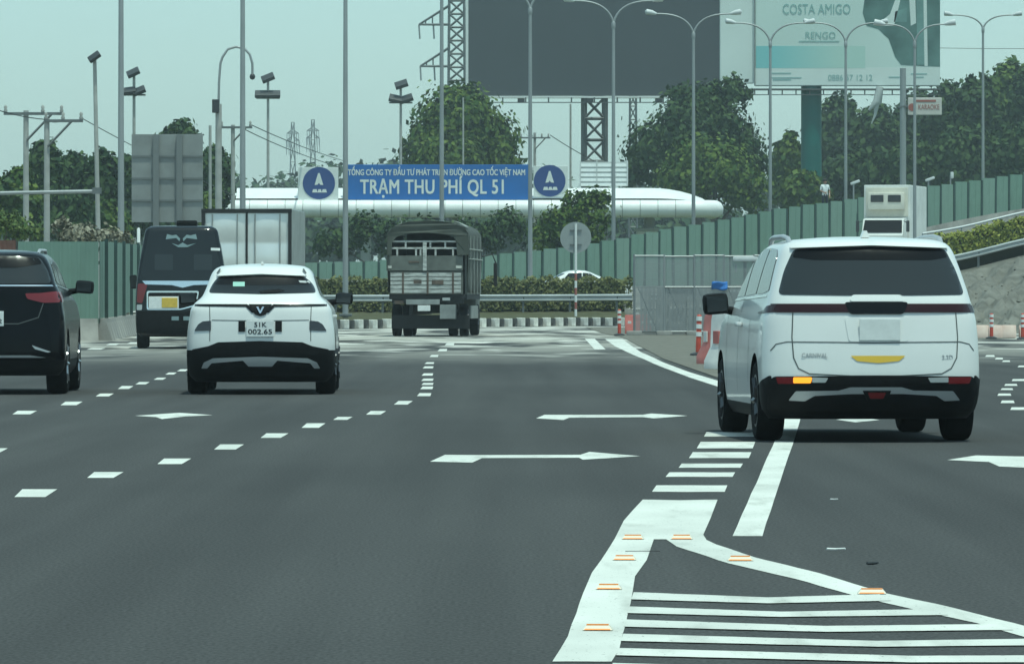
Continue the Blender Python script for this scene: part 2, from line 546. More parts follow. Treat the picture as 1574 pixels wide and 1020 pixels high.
def mark(name, pp, wob=0.35, z=0.003):
    """painted marking: outline given where it lies on the road, edges slightly ragged"""
    out = []
    n = len(pp)
    for i in range(n):
        a, b = pp[i], pp[(i + 1) % n]
        L = math.hypot(b[0] - a[0], b[1] - a[1])
        k = max(1, min(14, int(L / 16)))
        for j in range(k):
            t = j / k
            w = 0 if j == 0 else wob
            out.append((a[0] + (b[0] - a[0]) * t + random.uniform(-2.5, 2.5) * w, a[1] + (b[1] - a[1]) * t + random.uniform(-0.6, 0.6) * w))
    return flat(name, [G(*p)[:2] for p in out], z, 'road_paint', road)

mark('gore_outline', [(988, 768), (1045, 769), (1103, 768), (1092, 797), (1081, 822), (1086, 830), (1101, 837), (1161, 857), (1259, 881), (1357, 911), (1455, 932), (1574, 962), (1660, 985),
     (1660, 1004), (1574, 979), (1502, 958), (1409, 938), (1315, 916), (1227, 891), (1120, 866), (1040, 840), (1024, 829), (1005, 829), (994, 861), (976, 886), (972, 912), (962, 959), (952, 998), (940, 1017),
     (849, 1017), (873, 978), (891, 926), (910, 880), (924, 861), (945, 828), (959, 800)])
for L, m_, R in [((974, 911, 922), (1180, 919, 928), (1352, 914, 924)), ((968, 933, 943), (1200, 941, 949), (1440, 937, 946)), ((963, 953, 964), (1270, 963, 972), (1540, 960, 969)),
                 ((958, 975, 986), (1350, 986, 995), (1640, 982, 992)), ((951, 997, 1008), (1400, 1009, 1019), (1700, 1008, 1019)), ((942, 1020, 1031), (1400, 1033, 1045), (1760, 1036, 1049))]:
    mark('chevron_stripe', [(L[0], L[1]), (m_[0], m_[1]), (R[0], R[1]), (R[0] + 18, R[2]), (m_[0], m_[2]), (L[0] - 4, L[2])], 0.2, 0.0048)
for x0, x1, y0, y1, s in [(1086, 1168, 664, 671, 4), (1077, 1161, 679, 689, 6), (1065, 1155, 695, 704, 6), (1048, 1142, 712.5, 719, 5), (1029, 1130, 726, 733, 6), (1009, 1118, 746, 756, 7)]:
    mark('transverse_bar', [(x0, y0), (x1, y0), (x1 - 4, y1), (x0 - s, y1)], 0.25)
mark('solid_line', [(1222, 610), (1237, 610), (1229, 649), (1218, 685), (1205, 722), (1190, 768), (1172, 824), (1126, 824), (1148, 775), (1170, 725), (1188, 685), (1202, 649)], 0.3)
mark('edge_line', [(930, 521), (957, 521), (985, 541), (1020, 557), (1060, 572), (1100, 584), (1150, 598), (1150, 611), (1100, 593), (1060, 580), (1020, 565), (975, 546), (945, 532)], 0.3)
mark('edge_dash', [(899, 520.5), (914, 520.5), (931, 537), (914, 537)], 0.2)
mark('turn_arrow', [(661, 709.5), (684, 699), (740, 699.5), (892, 699), (906, 694.5), (984, 701), (896, 706.5), (890, 703.5), (741, 704), (726, 711)], 0.12)
mark('turn_arrow', [(824, 643), (837, 637.5), (988, 637.5), (1001, 635.5), (1057, 639), (1005, 643), (988, 641), (875, 642), (866, 645.5)], 0.12)
mark('turn_arrow', [(207, 639), (240, 636.8), (276, 634.5), (327, 638), (285, 640), (249, 644), (240, 641)], 0.12)
mark('turn_arrow', [(1456, 707), (1500, 700), (1560, 701.5), (1640, 702), (1640, 707), (1600, 712), (1580, 719), (1536, 717), (1520, 710)], 0.12)
mark('turn_arrow', [(1285, 645), (1320, 641), (1352, 645.5), (1315, 649)], 0.1)
DASH = [(55, 758, 66, 12), (162, 730, 56, 9), (268, 709, 52, 8.5), (352, 687, 46, 8), (422, 669.5, 43, 7), (482, 654, 37, 7), (527, 643, 30, 4.5), (578, 634.5, 31, 5.5), (620, 619, 29, 5.5), (652, 606.5, 22, 4.5),
        (656, 596, 20, 4), (657, 590, 19, 3), (657, 583.5, 19, 3.5), (657, 575.5, 18, 3.5), (658, 564.5, 17, 3), (660, 558, 15, 2.6), (667, 547, 14, 3), (680, 538, 15, 3.4), (691, 529, 15, 3.2),
        (-8, 692, 40, 6), (38, 634, 38, 5.5), (110, 620, 34, 5.5), (161, 607, 28, 4.5), (193, 595.5, 24, 4.5), (219, 589, 22, 3.6), (246, 582, 20, 3.2), (263, 574, 18, 3), (281, 569, 18, 3),
        (148, 536, 30, 2.4), (174, 529, 22, 2.4), (205, 527, 20, 2.2),
        (1568, 584, 26, 2.8), (1553, 591.5, 19, 2.8), (1547, 598, 18, 2.6), (1543, 606.5, 20, 3.4), (1548, 617.5, 20, 4), (1566, 628, 26, 4), (1521, 547, 14, 2.6), (1535, 551, 12, 2.4), (1546, 555, 12, 2.4), (1572, 563, 16, 2.4)]
for x, y, w, h in DASH:
    s = w * 0.28 * (1 if x < 640 else 0.25 if x < 1400 else -0.3)
    mark('lane_dash', [(x - w / 2 + s / 2 + 3, y - h / 2), (x + w / 2, y - h / 2), (x + w / 2 - s, y + h / 2), (x - w / 2, y + h / 2)], 0.1)

# gravel apron between the two carriageways
ap = [G(*p)[:2] for p in [(958, 519), (1020, 552), (1100, 580), (1165, 594), (1215, 585), (1270, 560), (1320, 530), (1560, 520), (1560, 508), (900, 503), (925, 512)]]
a = flat('gravel_apron', ap, 0.012, 'gravel'); tag(a, kind='structure')

# ------------------------------------------------------------------ raised cross road and its verge
dg = lin([200, 440, 970, 1574, 2000], [246, 250, 262, 268, 276])                       # depth of the guardrail
zf = pchip([200, 440, 970, 1150, 1300, 1470, 1574, 1750, 2000], [.52, .55, .60, .80, 1.60, 2.40, 3.15, 4.2, 5.0])    # foot of the guardrail
dk = lin([200, 530, 975], [216, 224, 251])                                              # depth of the kerb face
df = lin([200, 480, 1574, 2000], [268, 275, 300, 310])                                  # depth of the hoarding behind
ft = pchip([200, 480, 585, 745, 867, 951, 1000, 1120, 1195, 1312, 1450, 1574, 1900], [406, 403, 400, 392, 380, 367, 356, 337, 321, 305, 284, 266, 232])   # row of its top edge
fb = pchip([200, 455, 970, 1130, 1250, 1380, 1450, 1574, 1900], [430, 430, 441, 440, 405, 362, 345, 322, 285])      # row of its bottom edge
def W(px, d, z): return ((px - CX) / F * d, d, z)
def wob(a=0.05): return random.uniform(-a, a)

pxs = list(np.arange(200, 985, 10))
rows = [[W(p, dk(p) + 0.25, 0.32) for p in pxs]]
for t in (0.15, 0.35, 0.55, 0.8, 1.0):
    rows.append([W(p, dk(p) + 0.25 + (dg(p) + 2.6 - dk(p)) * t, 0.34 + (zf(p) - 0.34) * t + wob(0.03)) for p in pxs])
rows.append([W(p, dg(p) + 3.4, zf(p)) for p in pxs])
o = grid('verge', rows, 'verge_grass'); tag(o, kind='structure')
pxs = list(np.arange(960, 2001, 5))
toe = lin([960, 1000, 1100, 1300, 1574, 2000], [243, 232, 214, 204, 196, 192])
rows = []
for t in [0, .03] + list(np.linspace(.07, .93, 30)) + [.97, 1.0]:
    prof = t ** 1.25 if t < 1 else 1.0
    rows.append([W(p, toe(p) + (dg(p) + 2 - toe(p)) * t, -0.02 + (zf(p) + 0.02) * prof + (wob(0.07) + 0.14 * math.sin(p * 0.06 + t * 9) + .10 * math.sin(p * .17 - t * 23) + .08 * math.sin(p * .31 + t * 41)) * (1 if 0 < t < .95 else 0)) for p in pxs])
rows.append([W(p, dg(p) + 3.4, zf(p)) for p in pxs])
emb = rows
o = grid('embankment', rows, 'soil', 80); tag(o, kind='structure')
rb = MB()
for k in range(420):
    r_ = emb[random.randrange(1, len(emb) - 4)]; q = r_[random.randrange(len(r_))]
    s_ = random.uniform(.03, .09) * random.uniform(.6, 1.3)
    rb.add([(q[0] + s_ * x * random.uniform(.7, 1.3), q[1] + s_ * y, q[2] + s_ * z * .7 + .03) for x, y, z in ((1, 0, 0), (-1, 0, 0), (0, 1, 0), (0, -1, 0), (0, 0, 1), (0, 0, -1))], [(0, 2, 4), (2, 1, 4), (1, 3, 4), (3, 0, 4), (2, 0, 5), (1, 2, 5), (3, 1, 5), (0, 3, 5)])
tag(rb.build('rubble', 'soil'), 'loose grey stones and clods strewn over the embankment', 'rubble', kind='stuff')
pxs = list(np.arange(200, 2001, 20))
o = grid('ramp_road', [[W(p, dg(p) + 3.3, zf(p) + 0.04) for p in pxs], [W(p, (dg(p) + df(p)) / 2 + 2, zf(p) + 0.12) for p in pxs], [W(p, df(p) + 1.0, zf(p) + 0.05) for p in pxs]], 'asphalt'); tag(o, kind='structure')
o = grid('back_slope', [[W(p, df(p) + 0.9, zf(p) + 0.06) for p in pxs], [W(p, df(p) + 8, zf(p) * 0.8) for p in pxs], [W(p, df(p) + 40, -0.04) for p in pxs]], 'field'); tag(o, kind='structure')

# kerb of alternately painted stones
kerb = empty('kerb', W(700, 235, 0)); tag(kerb, kind='structure')
def kerb_mesh(mat):
    b = MB(); b.bbox((0, 0, 0.17), (0.36 if mat == 'kerb_white' else 0.17, 0.26 if mat == 'kerb_white' else 0.22, 0.36), 0.03)
    return b.mesh('kerb_stone', mat)
kms = [kerb_mesh('kerb_white'), kerb_mesh('kerb_black')]
k0, k1 = Vector(W(250, dk(250), 0)), Vector(W(972, dk(972), 0))
kdir = (k1 - k0).normalized(); nK = 2 * int((k1 - k0).length / 1.12)
for i in range(nK):
    p = k0 + kdir * ((k1 - k0).length * i / nK)
    px = CX + p.x / p.y * F
    p.y = dk(px); p.x = (px - CX) / F * p.y
    o = obj('kerb_stone', kms[i % 2], kerb, (p.x - kerb.location.x, p.y - kerb.location.y, random.uniform(-.02, .015)), math.atan2(kdir.y, kdir.x) + wob(0.03))

# ------------------------------------------------------------------ hoardings
def panel_mesh(w, h, ribs=4, mat='fence_green'):
    b = MB()
    if ribs == 1:                       # flat sheet with folded edges and one stiffening swage
        b.box((0, 0, h / 2), (w, .014, h)).box((-w / 2 + .015, -.015, h / 2), (.03, .03, h - .01)).box((w * .06, -.009, h / 2), (.035, .01, h - .06))
        return b.mesh('panel', mat)
    pts = []
    for k in range(ribs):
        x0 = -w / 2 + w * k / ribs
        s = w / ribs
        pts += [(x0, 0.0), (x0 + s * 0.55, 0.0), (x0 + s * 0.62, -0.010), (x0 + s * 0.95, -0.010)]
    pts.append((w / 2, 0.0))
    n = len(pts)
    vs = [(x, y, 0) for x, y in pts] + [(x, y, h) for x, y in pts] + [(x, y + .012, 0) for x, y in pts] + [(x, y + .012, h) for x, y in pts]
    fs = []
    for i in range(n - 1):
        fs += [(i, i + 1, n + i + 1, n + i), (2 * n + i, 3 * n + i, 3 * n + i + 1, 2 * n + i + 1), (n + i, n + i + 1, 3 * n + i + 1, 3 * n + i), (i, 2 * n + i, 2 * n + i + 1, i + 1)]
    b.add(vs, fs)
    return b.mesh('panel', mat)
PH = 2.1
fence = empty('hoarding_fence', W(1000, df(1000), 0), 0, 'long green corrugated hoarding fence climbing the ramp behind the clipped hedge', 'fence')
pms = [panel_mesh(0.80, PH, 1, m_) for m_ in ('fence_green', 'fence_green', 'fence_green_pale', 'fence_green_dull')]
post = MB().box((0, 0, PH / 2), (0.12, 0.05, PH + 0.04)).mesh('post', 'fence_post')
px = 455.0
while px < 1700:
    d = df(px)
    p = Vector(W(px, d, 0))
    q = Vector(W(px + 6, df(px + 6), 0))
    ang = math.atan2(q.y - p.y, q.x - p.x)
    zt = CAMH + (HY - ft(px)) / F * d
    L = fence.location
    hgt = (fb(px) - ft(px)) / F * d
    o = obj('panel', random.choice(pms), fence, (p.x - L.x, p.y - L.y, zt - hgt + wob(0.03)), ang)
    o.scale.z = hgt / PH
    o.rotation_euler = (wob(0.015), wob(0.012), ang + wob(0.05))
    step = 0.88
    q = p + Vector((math.cos(ang), math.sin(ang), 0)) * step / 2
    pz = CX + q.x / q.y * F
    zt2 = CAMH + (HY - ft(pz)) / F * q.y
    o = obj('post', post, fence, (q.x - L.x, q.y - L.y - 0.02, zt2 - hgt - 0.04 + wob(0.06)), ang)
    o.scale.z = hgt / PH
    o.rotation_euler = (0, wob(0.012), ang)
    # next panel
    px = CX + (p.x + math.cos(ang) * step) / (p.y + math.sin(ang) * step) * F
# low concrete wall the hoarding stands on
b = MB()
pxs = list(np.arange(455, 1760, 15))
for i in range(len(pxs) - 1):
    pa, pb = pxs[i], pxs[i + 1]
    za, zb = [CAMH + (HY - ft(p)) / F * df(p) - (fb(p) - ft(p)) / F * df(p) + 0.05 for p in (pa, pb)]
    va, vb = Vector(W(pa, df(pa), 0)), Vector(W(pb, df(pb), 0))
    for (o0, o1) in ((-0.28, 0.2),):
        vs = [(va.x, va.y + o0, zf(pa)), (vb.x, vb.y + o0, zf(pb)), (vb.x, vb.y + o1, zf(pb)), (va.x, va.y + o1, zf(pa)),
              (va.x, va.y + o0 * .6, za), (vb.x, vb.y + o0 * .6, zb), (vb.x, vb.y + o1, zb), (va.x, va.y + o1, za)]
        b.add(vs, [(0, 1, 5, 4), (4, 5, 6, 7), (2, 3, 7, 6)])
o = b.build('ramp_wall', 'concrete'); tag(o, kind='structure')

# hoarding on the left, on concrete barrier blocks
lf = empty('hoarding_fence', (-12, 170, 0), 0, 'tall green hoarding on concrete blocks at the left road edge', 'fence')
LF = [Vector((-16.2, 164.0, 0)), Vector((-11.62, 165.0, 0)), Vector((-13.55, 214, 0))]
pmB = panel_mesh(2.28, 2.3, 9)
pmR = pmB.copy(); pmR.materials.clear(); pmR.materials.append(MATS['rust_brown'])
blk = MB()
blk.add(*[[(x * 1.1, y, z) for x in (-1, 1) for y, z in ((-.3, 0), (-.26, .12), (-.14, .5), (-.12, .62), (.12, .62), (.14, .5), (.26, .12), (.3, 0))],
          [(i, i + 1, i + 9, i + 8) for i in range(7)] + [tuple(range(8)), tuple(range(8, 16))]])
blk = blk.mesh('barrier_block', 'concrete')
postL = MB().box((0, 0, 1.2), (0.10, 0.10, 2.45)).mesh('post', 'fence_post')
for k in range(2):
    a, c = LF[k], LF[k + 1]
    n = max(2, round((c - a).length / 2.3))
    dr = (c - a).normalized(); ang = math.atan2(dr.y, dr.x)
    for i in range(n):
        p = a + (c - a) * ((i + 0.5) / n)
        fl = ang if k == 0 else ang + math.pi
        rise = 0.32 * (p.y - 165) / 50 if k else 0
        mm = pmR if (k == 0 and p.x < -13.2) else pmB
        o = obj('panel', mm, lf, (p.x + 12, p.y - 170, 0.50 + rise + wob(0.02)), fl)
        obj('barrier_block', blk, lf, (p.x + 12 + (0.05 if k else 0), p.y - 170, 0), ang)
        if k and i % 4 == 0:
            obj('post', postL, lf, (p.x + 12 + 0.08, p.y - 170 + 1.1, 0.45 + rise), ang)

# ------------------------------------------------------------------ guardrail
def guardrail(p0, p1, label):
    t = empty('guardrail', W((p0 + p1) / 2, dg((p0 + p1) / 2), zf((p0 + p1) / 2)), 0, label, 'guardrail')
    L = t.location
    prof = [(0.03, .44), (-.09, .48), (-.09, .515), (0.02, .555), (0.02, .625), (-.09, .665), (-.09, .705), (0.03, .745)]
    px = p0
    pts = []
    while px <= p1:
        pts.append(Vector(W(px, dg(px), zf(px)))); px += 24
    for i in range(0, len(pts) - 1, 4):
        seg = pts[i:i + 5]
        b = MB()
        n = len(prof)
        vs = [(q.x - L.x, q.y - L.y + y, q.z - L.z + z) for q in seg for y, z in prof]
        b.add(vs, [(r * n + c, r * n + c + 1, (r + 1) * n + c + 1, (r + 1) * n + c) for r in range(len(seg) - 1) for c in range(n - 1)])
        b.build('rail', 'rail_galv', t)
    pmesh = MB().box((0, 0.09, 0.33), (0.10, 0.14, 0.78)).mesh('post', 'galv_dark')
    for q in pts[::3]:
        obj('post', pmesh, t, (q.x - L.x, q.y - L.y, q.z - L.z))
guardrail(300, 976, 'level steel guardrail in front of the clipped brown hedge')
guardrail(1000, 1720, 'sloping steel guardrail climbing the ramp below the lime hedge')

# ------------------------------------------------------------------ foliage
def leaf_arrays(cen, nor, size, asp=0.62):
    N = len(cen)
    r = RNG.normal(size=(N, 3))
    nor = nor / (np.linalg.norm(nor, axis=1, keepdims=True) + 1e-9)
    u = np.cross(nor, r); u /= (np.linalg.norm(u, axis=1, keepdims=True) + 1e-9)
    v = np.cross(nor, u)
    s = (size * RNG.uniform(0.45, 1.6, N))[:, None]
    q = np.stack([cen - u * s, cen + v * s * asp, cen + u * s, cen - v * s * asp], 1)
    return q.reshape(-1, 3)
def leaf_object(name, verts, mat, parent=None, loc=None):
    n = len(verts) // 4
    me = bpy.data.meshes.new(name)
    me.vertices.add(4 * n); me.loops.add(4 * n); me.polygons.add(n)
    me.vertices.foreach_set('co', verts.astype(np.float32).ravel())
    me.loops.foreach_set('vertex_index', np.arange(4 * n, dtype=np.int32))
    me.polygons.foreach_set('loop_start', np.arange(0, 4 * n, 4, dtype=np.int32))
    me.polygons.foreach_set('loop_total', np.full(n, 4, dtype=np.int32))
    me.update(); me.validate()
    me.materials.append(MATS[mat])
    return obj(name, me, parent, loc)
def crown_points(blobs, n, clump=0.22):
    """leaves set in clumps over the shells of several ellipsoids"""
    vol = np.array([b[3] * b[5] + b[3] * b[4] for b in blobs]); vol = vol / vol.sum()
    C, Nn = [], []
    for b, w in zip(blobs, vol):
        k = max(12, int(n * w / 34))
        d = RNG.normal(size=(k, 3)); d /= np.linalg.norm(d, axis=1, keepdims=True)
        d[:, 2] = np.where(d[:, 2] < -0.55, -d[:, 2], d[:, 2])
        rad = RNG.uniform(0.62, 1.03, k)[:, None]
        R = np.array([b[3], b[4], b[5]])
        cc = np.array(b[:3]) + d * rad * R
        m = int(n * w / k) + 1
        off = RNG.normal(size=(k, m, 3)) * (clump * R.mean()) * RNG.uniform(0.55, 1.25, (k, 1, 1))
        pts = (cc[:, None, :] + off).reshape(-1, 3)
        nn = np.repeat(d, m, 0) * 1.0 + RNG.normal(size=(k * m, 3)) * 0.55 + off.reshape(-1, 3) * 0.6
        C.append(pts); Nn.append(nn)
    return np.concatenate(C), np.concatenate(Nn)
def tree(name, label, d, blobs_px, n, leaf, mat, cat='tree', group=None, trunk_px=None, base_z=0.0, clump=0.22, deep=0.8):
    """blobs_px: (column, row, half width, half height) of each foliage mass at depth d"""
    s = d / F
    bl = []
    for bp in blobs_px:
        c = P(bp[0], bp[1], d)
        off = bp[4] * s if len(bp) > 4 else 0
        bl.append((c.x, c.y + off, c.z, bp[2] * s, bp[2] * s * deep, bp[3] * s))
    tx = trunk_px if trunk_px is not None else sum(b[0] * b[2] for b in blobs_px) / sum(b[2] for b in blobs_px)
    base = Vector(((tx - CX) * s, d, base_z))
    t = empty(name, base, 0, label, cat, group)
    bl = [(b[0] - base.x, b[1] - base.y, b[2] - base.z, b[3], b[4], b[5]) for b in bl]
    pts, nn = crown_points(bl, n, clump)
    pts[:, 2] = np.maximum(pts[:, 2], 0.15)
    leaf_object('crown', leaf_arrays(pts, nn, leaf), mat, t)
    top = max(b[2] for b in bl); rr = max(0.06, 0.028 * top)
    lim = MB()
    hs = [0, 0.3 * top, 0.6 * top, 0.9 * top]
    lim.tube([(0, 0, -0.2), (rr * .5, 0, hs[1]), (-rr * .5, 0, hs[2]), (0, 0, hs[3])], [rr * 1.2, rr, rr * .7, rr * .35], 8)
    lim.build('trunk', 'bark', t, 60)
    for b in bl[:6]:
        q = Vector((b[0], b[1], b[2]))
        st = Vector((0, 0, min(hs[2], max(0.25 * top, q.z - 0.8 * b[5] - abs(q.x) * .5))))
        mid = st.lerp(q, 0.55) + Vector((0, 0, 0.1 * b[5]))
        MB().tube([st, mid, q + Vector((0, 0, 0.3 * b[5]))], [rr * .55, rr * .35, rr * .12], 6).build('limb', 'bark', t, 60)
    return t

def hedge(name, label, p0, p1, zlo, zhi, off, thick, mat, n, leaf):
    t = empty(name, W((p0 + p1) / 2, dg((p0 + p1) / 2) + off, zf((p0 + p1) / 2)), 0, label, 'hedge')
    L = t.location
    core = MB()
    ps = np.arange(p0, p1 + 1, 22)
    rows = []
    for p in ps:
        a = Vector(W(p, dg(p) + off, zf(p))) - L
        rows.append([(a.x, a.y, a.z - .05), (a.x, a.y - thick * .36, a.z + zlo), (a.x, a.y - thick * .36, a.z + zhi - .10), (a.x, a.y + thick * .36, a.z + zhi - .10), (a.x, a.y + thick * .36, a.z + zlo)])
    m = len(rows[0])
    core.add([q for r in rows for q in r], [(i * m + j, i * m + (j + 1) % m, (i + 1) * m + (j + 1) % m, (i + 1) * m + j) for i in range(len(rows) - 1) for j in range(m)] + [tuple(range(m)), tuple((len(rows) - 1) * m + j for j in range(m))])
    core.build('stems', 'hedge_core', t)
    u = RNG.uniform(p0, p1, n)
    lump = 0.06 * np.sin(u * 0.21) + 0.05 * np.sin(u * 0.083 + 1.0) + 0.03 * np.sin(u * 0.47)
    side = RNG.uniform(0, 1, n)
    pts = np.zeros((n, 3)); nn = np.zeros((n, 3))
    for i in range(n):
        a = Vector(W(u[i], dg(u[i]) + off, zf(u[i]))) - L
        if side[i] < 0.6:
            y, z = -thick / 2 + RNG.normal() * 0.06, RNG.uniform(zlo, zhi + lump[i]); nv = (0, -1, 0.25)
        elif side[i] < 0.92:
            y, z = RNG.uniform(-thick / 2, thick / 2), zhi + lump[i] + RNG.normal() * 0.05; nv = (0, -.2, 1)
        else:
            y, z = thick / 2, RNG.uniform(zlo, zhi); nv = (0, 1, 0.2)
        pts[i] = (a.x, a.y + y, a.z + z); nn[i] = nv
    nn += RNG.normal(size=nn.shape) * 0.55
    leaf_object('foliage', leaf_arrays(pts, nn, leaf), mat, t)
    return t
hedge('hedge', 'clipped brownish green hedge behind the level guardrail', 300, 972, 0.06, 1.40, 2.0, 1.1, 'leaf_hedge', 15000, 0.07)
hedge('hedge', 'bright lime hedge along the ramp above the sloping guardrail', 1200, 1700, 0.55, 1.72, 2.0, 1.2, 'leaf_lime', 9000, 0.075)

# pale handrail on the far side of the lime hedge
t = empty('handrail', W(1520, dg(1520) + 4.2, zf(1520)), 0, 'pale steel handrail running along the top of the lime hedge', 'railing')
L = t.location
pts = [Vector(W(p, dg(p) + 4.2, zf(p) + 2.0)) - L for p in range(1418, 1720, 20)]
MB().tube(pts, .055, 8).build('rail', 'lamp_white', t, 60)
for q in pts[::3]: MB().tube([q, (q.x, q.y, q.z - 1.96)], .035, 6).build('post', 'galv', t)
# ------------------------------------------------------------------ big trees
def B(x, y, rx, ry, z=0): return (x, y, rx, ry, z)
tree('broadleaf_tree', 'large round broadleaf tree left of the dark billboard column', 462,
     [B(705, 205, 62, 62), B(665, 225, 42, 45, -20), B(745, 225, 48, 50, 15), B(690, 250, 66, 38, -30), B(770, 250, 36, 38), B(640, 245, 26, 32), B(705, 165, 38, 30)], 15000, 0.22, 'leaf_a', trunk_px=705)
tree('broadleaf_tree', 'dark spreading tree between the toll canopy end and the printed billboard', 455,
     [B(1060, 205, 60, 52), B(1010, 235, 44, 46), B(1110, 215, 50, 46), B(1140, 250, 36, 50), B(1085, 165, 42, 30), B(1125, 145, 30, 24), B(990, 265, 28, 40), B(1050, 150, 24, 18)], 15000, 0.20, 'leaf_b', trunk_px=1075)
tree('broadleaf_tree', 'lighter green rounded tree in front of the dark spreading tree', 445,
     [B(1075, 255, 44, 38), B(1110, 275, 54, 44), B(1055, 285, 44, 36), B(1145, 300, 38, 36)], 9500, 0.19, 'leaf_a', trunk_px=1100)
tree('shrub', 'dark green bush in front of the toll canopy right of the blue board', 332,
     [B(905, 335, 38, 36), B(862, 348, 34, 30), B(838, 370, 28, 30), B(920, 310, 22, 18), B(885, 312, 20, 18), B(885, 380, 50, 36)], 6500, 0.12, 'leaf_a', 'bush', base_z=0.3)
tree('shrub', 'shadowed bush under the toll canopy beside the steel box truck', 345,
     [B(560, 365, 34, 30), B(610, 372, 34, 30), B(510, 380, 30, 28), B(655, 375, 40, 30), B(725, 370, 40, 30), B(780, 360, 34, 34)], 7000, 0.13, 'leaf_b', 'bush', base_z=0.2)
# wood on the right
RT = [(1212, 250, 26, 48, 500, 'leaf_a'), (1285, 215, 50, 75, 560, 'leaf_b'), (1345, 225, 52, 72, 540, 'leaf_b'), (1405, 215, 50, 80, 560, 'leaf_b'), (1455, 185, 44, 62, 530, 'leaf_b'),
      (1500, 175, 44, 62, 520, 'leaf_b'), (1545, 160, 48, 72, 540, 'leaf_a'), (1585, 165, 40, 70, 520, 'leaf_b'), (1480, 245, 60, 50, 480, 'leaf_b'), (1560, 240, 60, 52, 480, 'leaf_b'), (1400, 260, 60, 46, 480, 'leaf_b'), (1320, 270, 56, 42, 490, 'leaf_b'), (1235, 295, 40, 30, 470, 'leaf_a')]
RL = ['small pale tree left of the green billboard column', 'tall dark tree just right of the green billboard column', 'tall dark tree below the middle of the printed billboard',
      'tall dark tree behind the small pink sign', 'dark tree crown right of the small pink sign', 'dark tree crown below the watermarked sky, third from the right edge', 'tallest dark tree against the sky near the right edge',
      'dark tree cut by the right edge of the picture', 'low dark tree behind the hoarding right of the white truck', 'low dark tree above the hoarding at the right edge', 'low dark tree right behind the white ramp truck',
      'low dark tree left behind the white ramp truck', 'low leafy tree at the foot of the green billboard column']
RL[5] = 'dark tree crown left of the tallest tree near the right edge'
for (x, y, rx, ry, d, mt), lb in zip(RT, RL):
    bl = [B(x, y, rx * .8, ry * .7), B(x - rx * .35, y + ry * .35, rx * .6, ry * .5), B(x + rx * .4, y + ry * .3, rx * .6, ry * .5), B(x + rx * .1, y - ry * .55, rx * .42, ry * .38), B(x - rx * .3, y - ry * .25, rx * .4, ry * .3), B(x, y + ry * .9, rx * .8, ry * .5)]
    tree('forest_tree', lb, d, bl, 8500, 0.27 * d / 520, mt, group='wood behind the ramp')
# trees on the left
LT = [(70, 262, 34, 52, 330, 'leaf_b'), (112, 275, 36, 48, 345, 'leaf_b'), (155, 278, 32, 52, 340, 'leaf_b'), (190, 290, 34, 62, 360, 'leaf_b'), (25, 300, 40, 50, 300, 'leaf_a'), (275, 215, 36, 34, 380, 'leaf_b'), (325, 265, 36, 44, 350, 'leaf_b'), (235, 285, 44, 60, 370, 'leaf_b'), (310, 320, 30, 26, 330, 'leaf_a'), (95, 325, 60, 32, 320, 'leaf_b'), (160, 335, 40, 26, 325, 'leaf_a')]
LL = ['dark tree behind the two leaning cross-arm poles at the left', 'dark tree right of the two cross-arm poles', 'dark tree behind the slim leaning lamp pole', 'dark tree left of the grey sign back', 'olive tree at the left edge of the picture',
      'bushy treetop rising above the grey sign back', 'dark tree behind the gooseneck camera pole', 'dark tree behind the grey sign back', 'low bush right of the grey sign back', 'low dark thicket behind the cross-arm poles', 'low bush left of the tall lamp pole by the sign back']
for (x, y, rx, ry, d, mt), lb in zip(LT, LL):
    bl = [B(x, y, rx * .75, ry * .7), B(x - rx * .4, y + ry * .3, rx * .55, ry * .5), B(x + rx * .4, y + ry * .3, rx * .55, ry * .5), B(x + rx * .1, y - ry * .5, rx * .45, ry * .35), B(x, y + ry * .9, rx * .9, ry * .5)]
    tree('roadside_tree', lb, d, bl, 5600, 0.18, mt, group='trees on the left')
# palm at the left edge
q = P(8, 285, 300)
t = empty('palm_tree', (q.x, 300, 0), 0, 'dark palm crown at the left edge behind the cross-arm poles', 'palm tree')
MB().tube([(0, 0, 0), (.1, 0, q.z * .6), (0, 0, q.z)], [.2, .15, .12], 8).build('trunk', 'bark', t, 60)
for k in range(15):
    a = 2 * math.pi * k / 15 + random.uniform(-.15, .15); up = random.uniform(.1, .9); Lf = random.uniform(1.5, 2.0)
    rows = []
    for j in range(9):
        u = j / 8
        c_ = Vector((math.cos(a) * Lf * u, math.sin(a) * Lf * u, q.z + up * Lf * u - 1.3 * Lf * .62 * u * u))
        w_ = .34 * math.sin(math.pi * min(1, u * .92 + .08)) ** .6
        sd_ = Vector((-math.sin(a), math.cos(a), 0))
        rows.append((c_ - sd_ * w_ - Vector((0, 0, w_ * .7)), c_, c_ + sd_ * w_ - Vector((0, 0, w_ * .7))))
    b = MB()
    for j in range(8):
        r0_, r1_ = rows[j], rows[j + 1]
        b.add([r0_[0], r0_[1], r1_[1], (r1_[0] * .6 + r0_[0] * .4)], [(0, 1, 2, 3)]); b.add([r0_[1], r0_[2], (r1_[2] * .6 + r0_[2] * .4), r1_[1]], [(0, 1, 2, 3)])
    b.build('frond', 'leaf_b', t)
t = tree('shrub', 'yellow green bush above the rusty panel at the left edge', 205, [B(10, 350, 40, 18), B(-20, 345, 30, 20), B(45, 362, 24, 14)], 2600, 0.07, 'leaf_c', 'bush')
t = tree('shrub', 'dry pale weeds growing over the top of the left hoarding', 190, [B(118, 362, 30, 12), B(160, 366, 26, 12), B(190, 370, 14, 12), B(95, 352, 16, 14)], 2200, 0.06, 'leaf_dry', 'weeds')
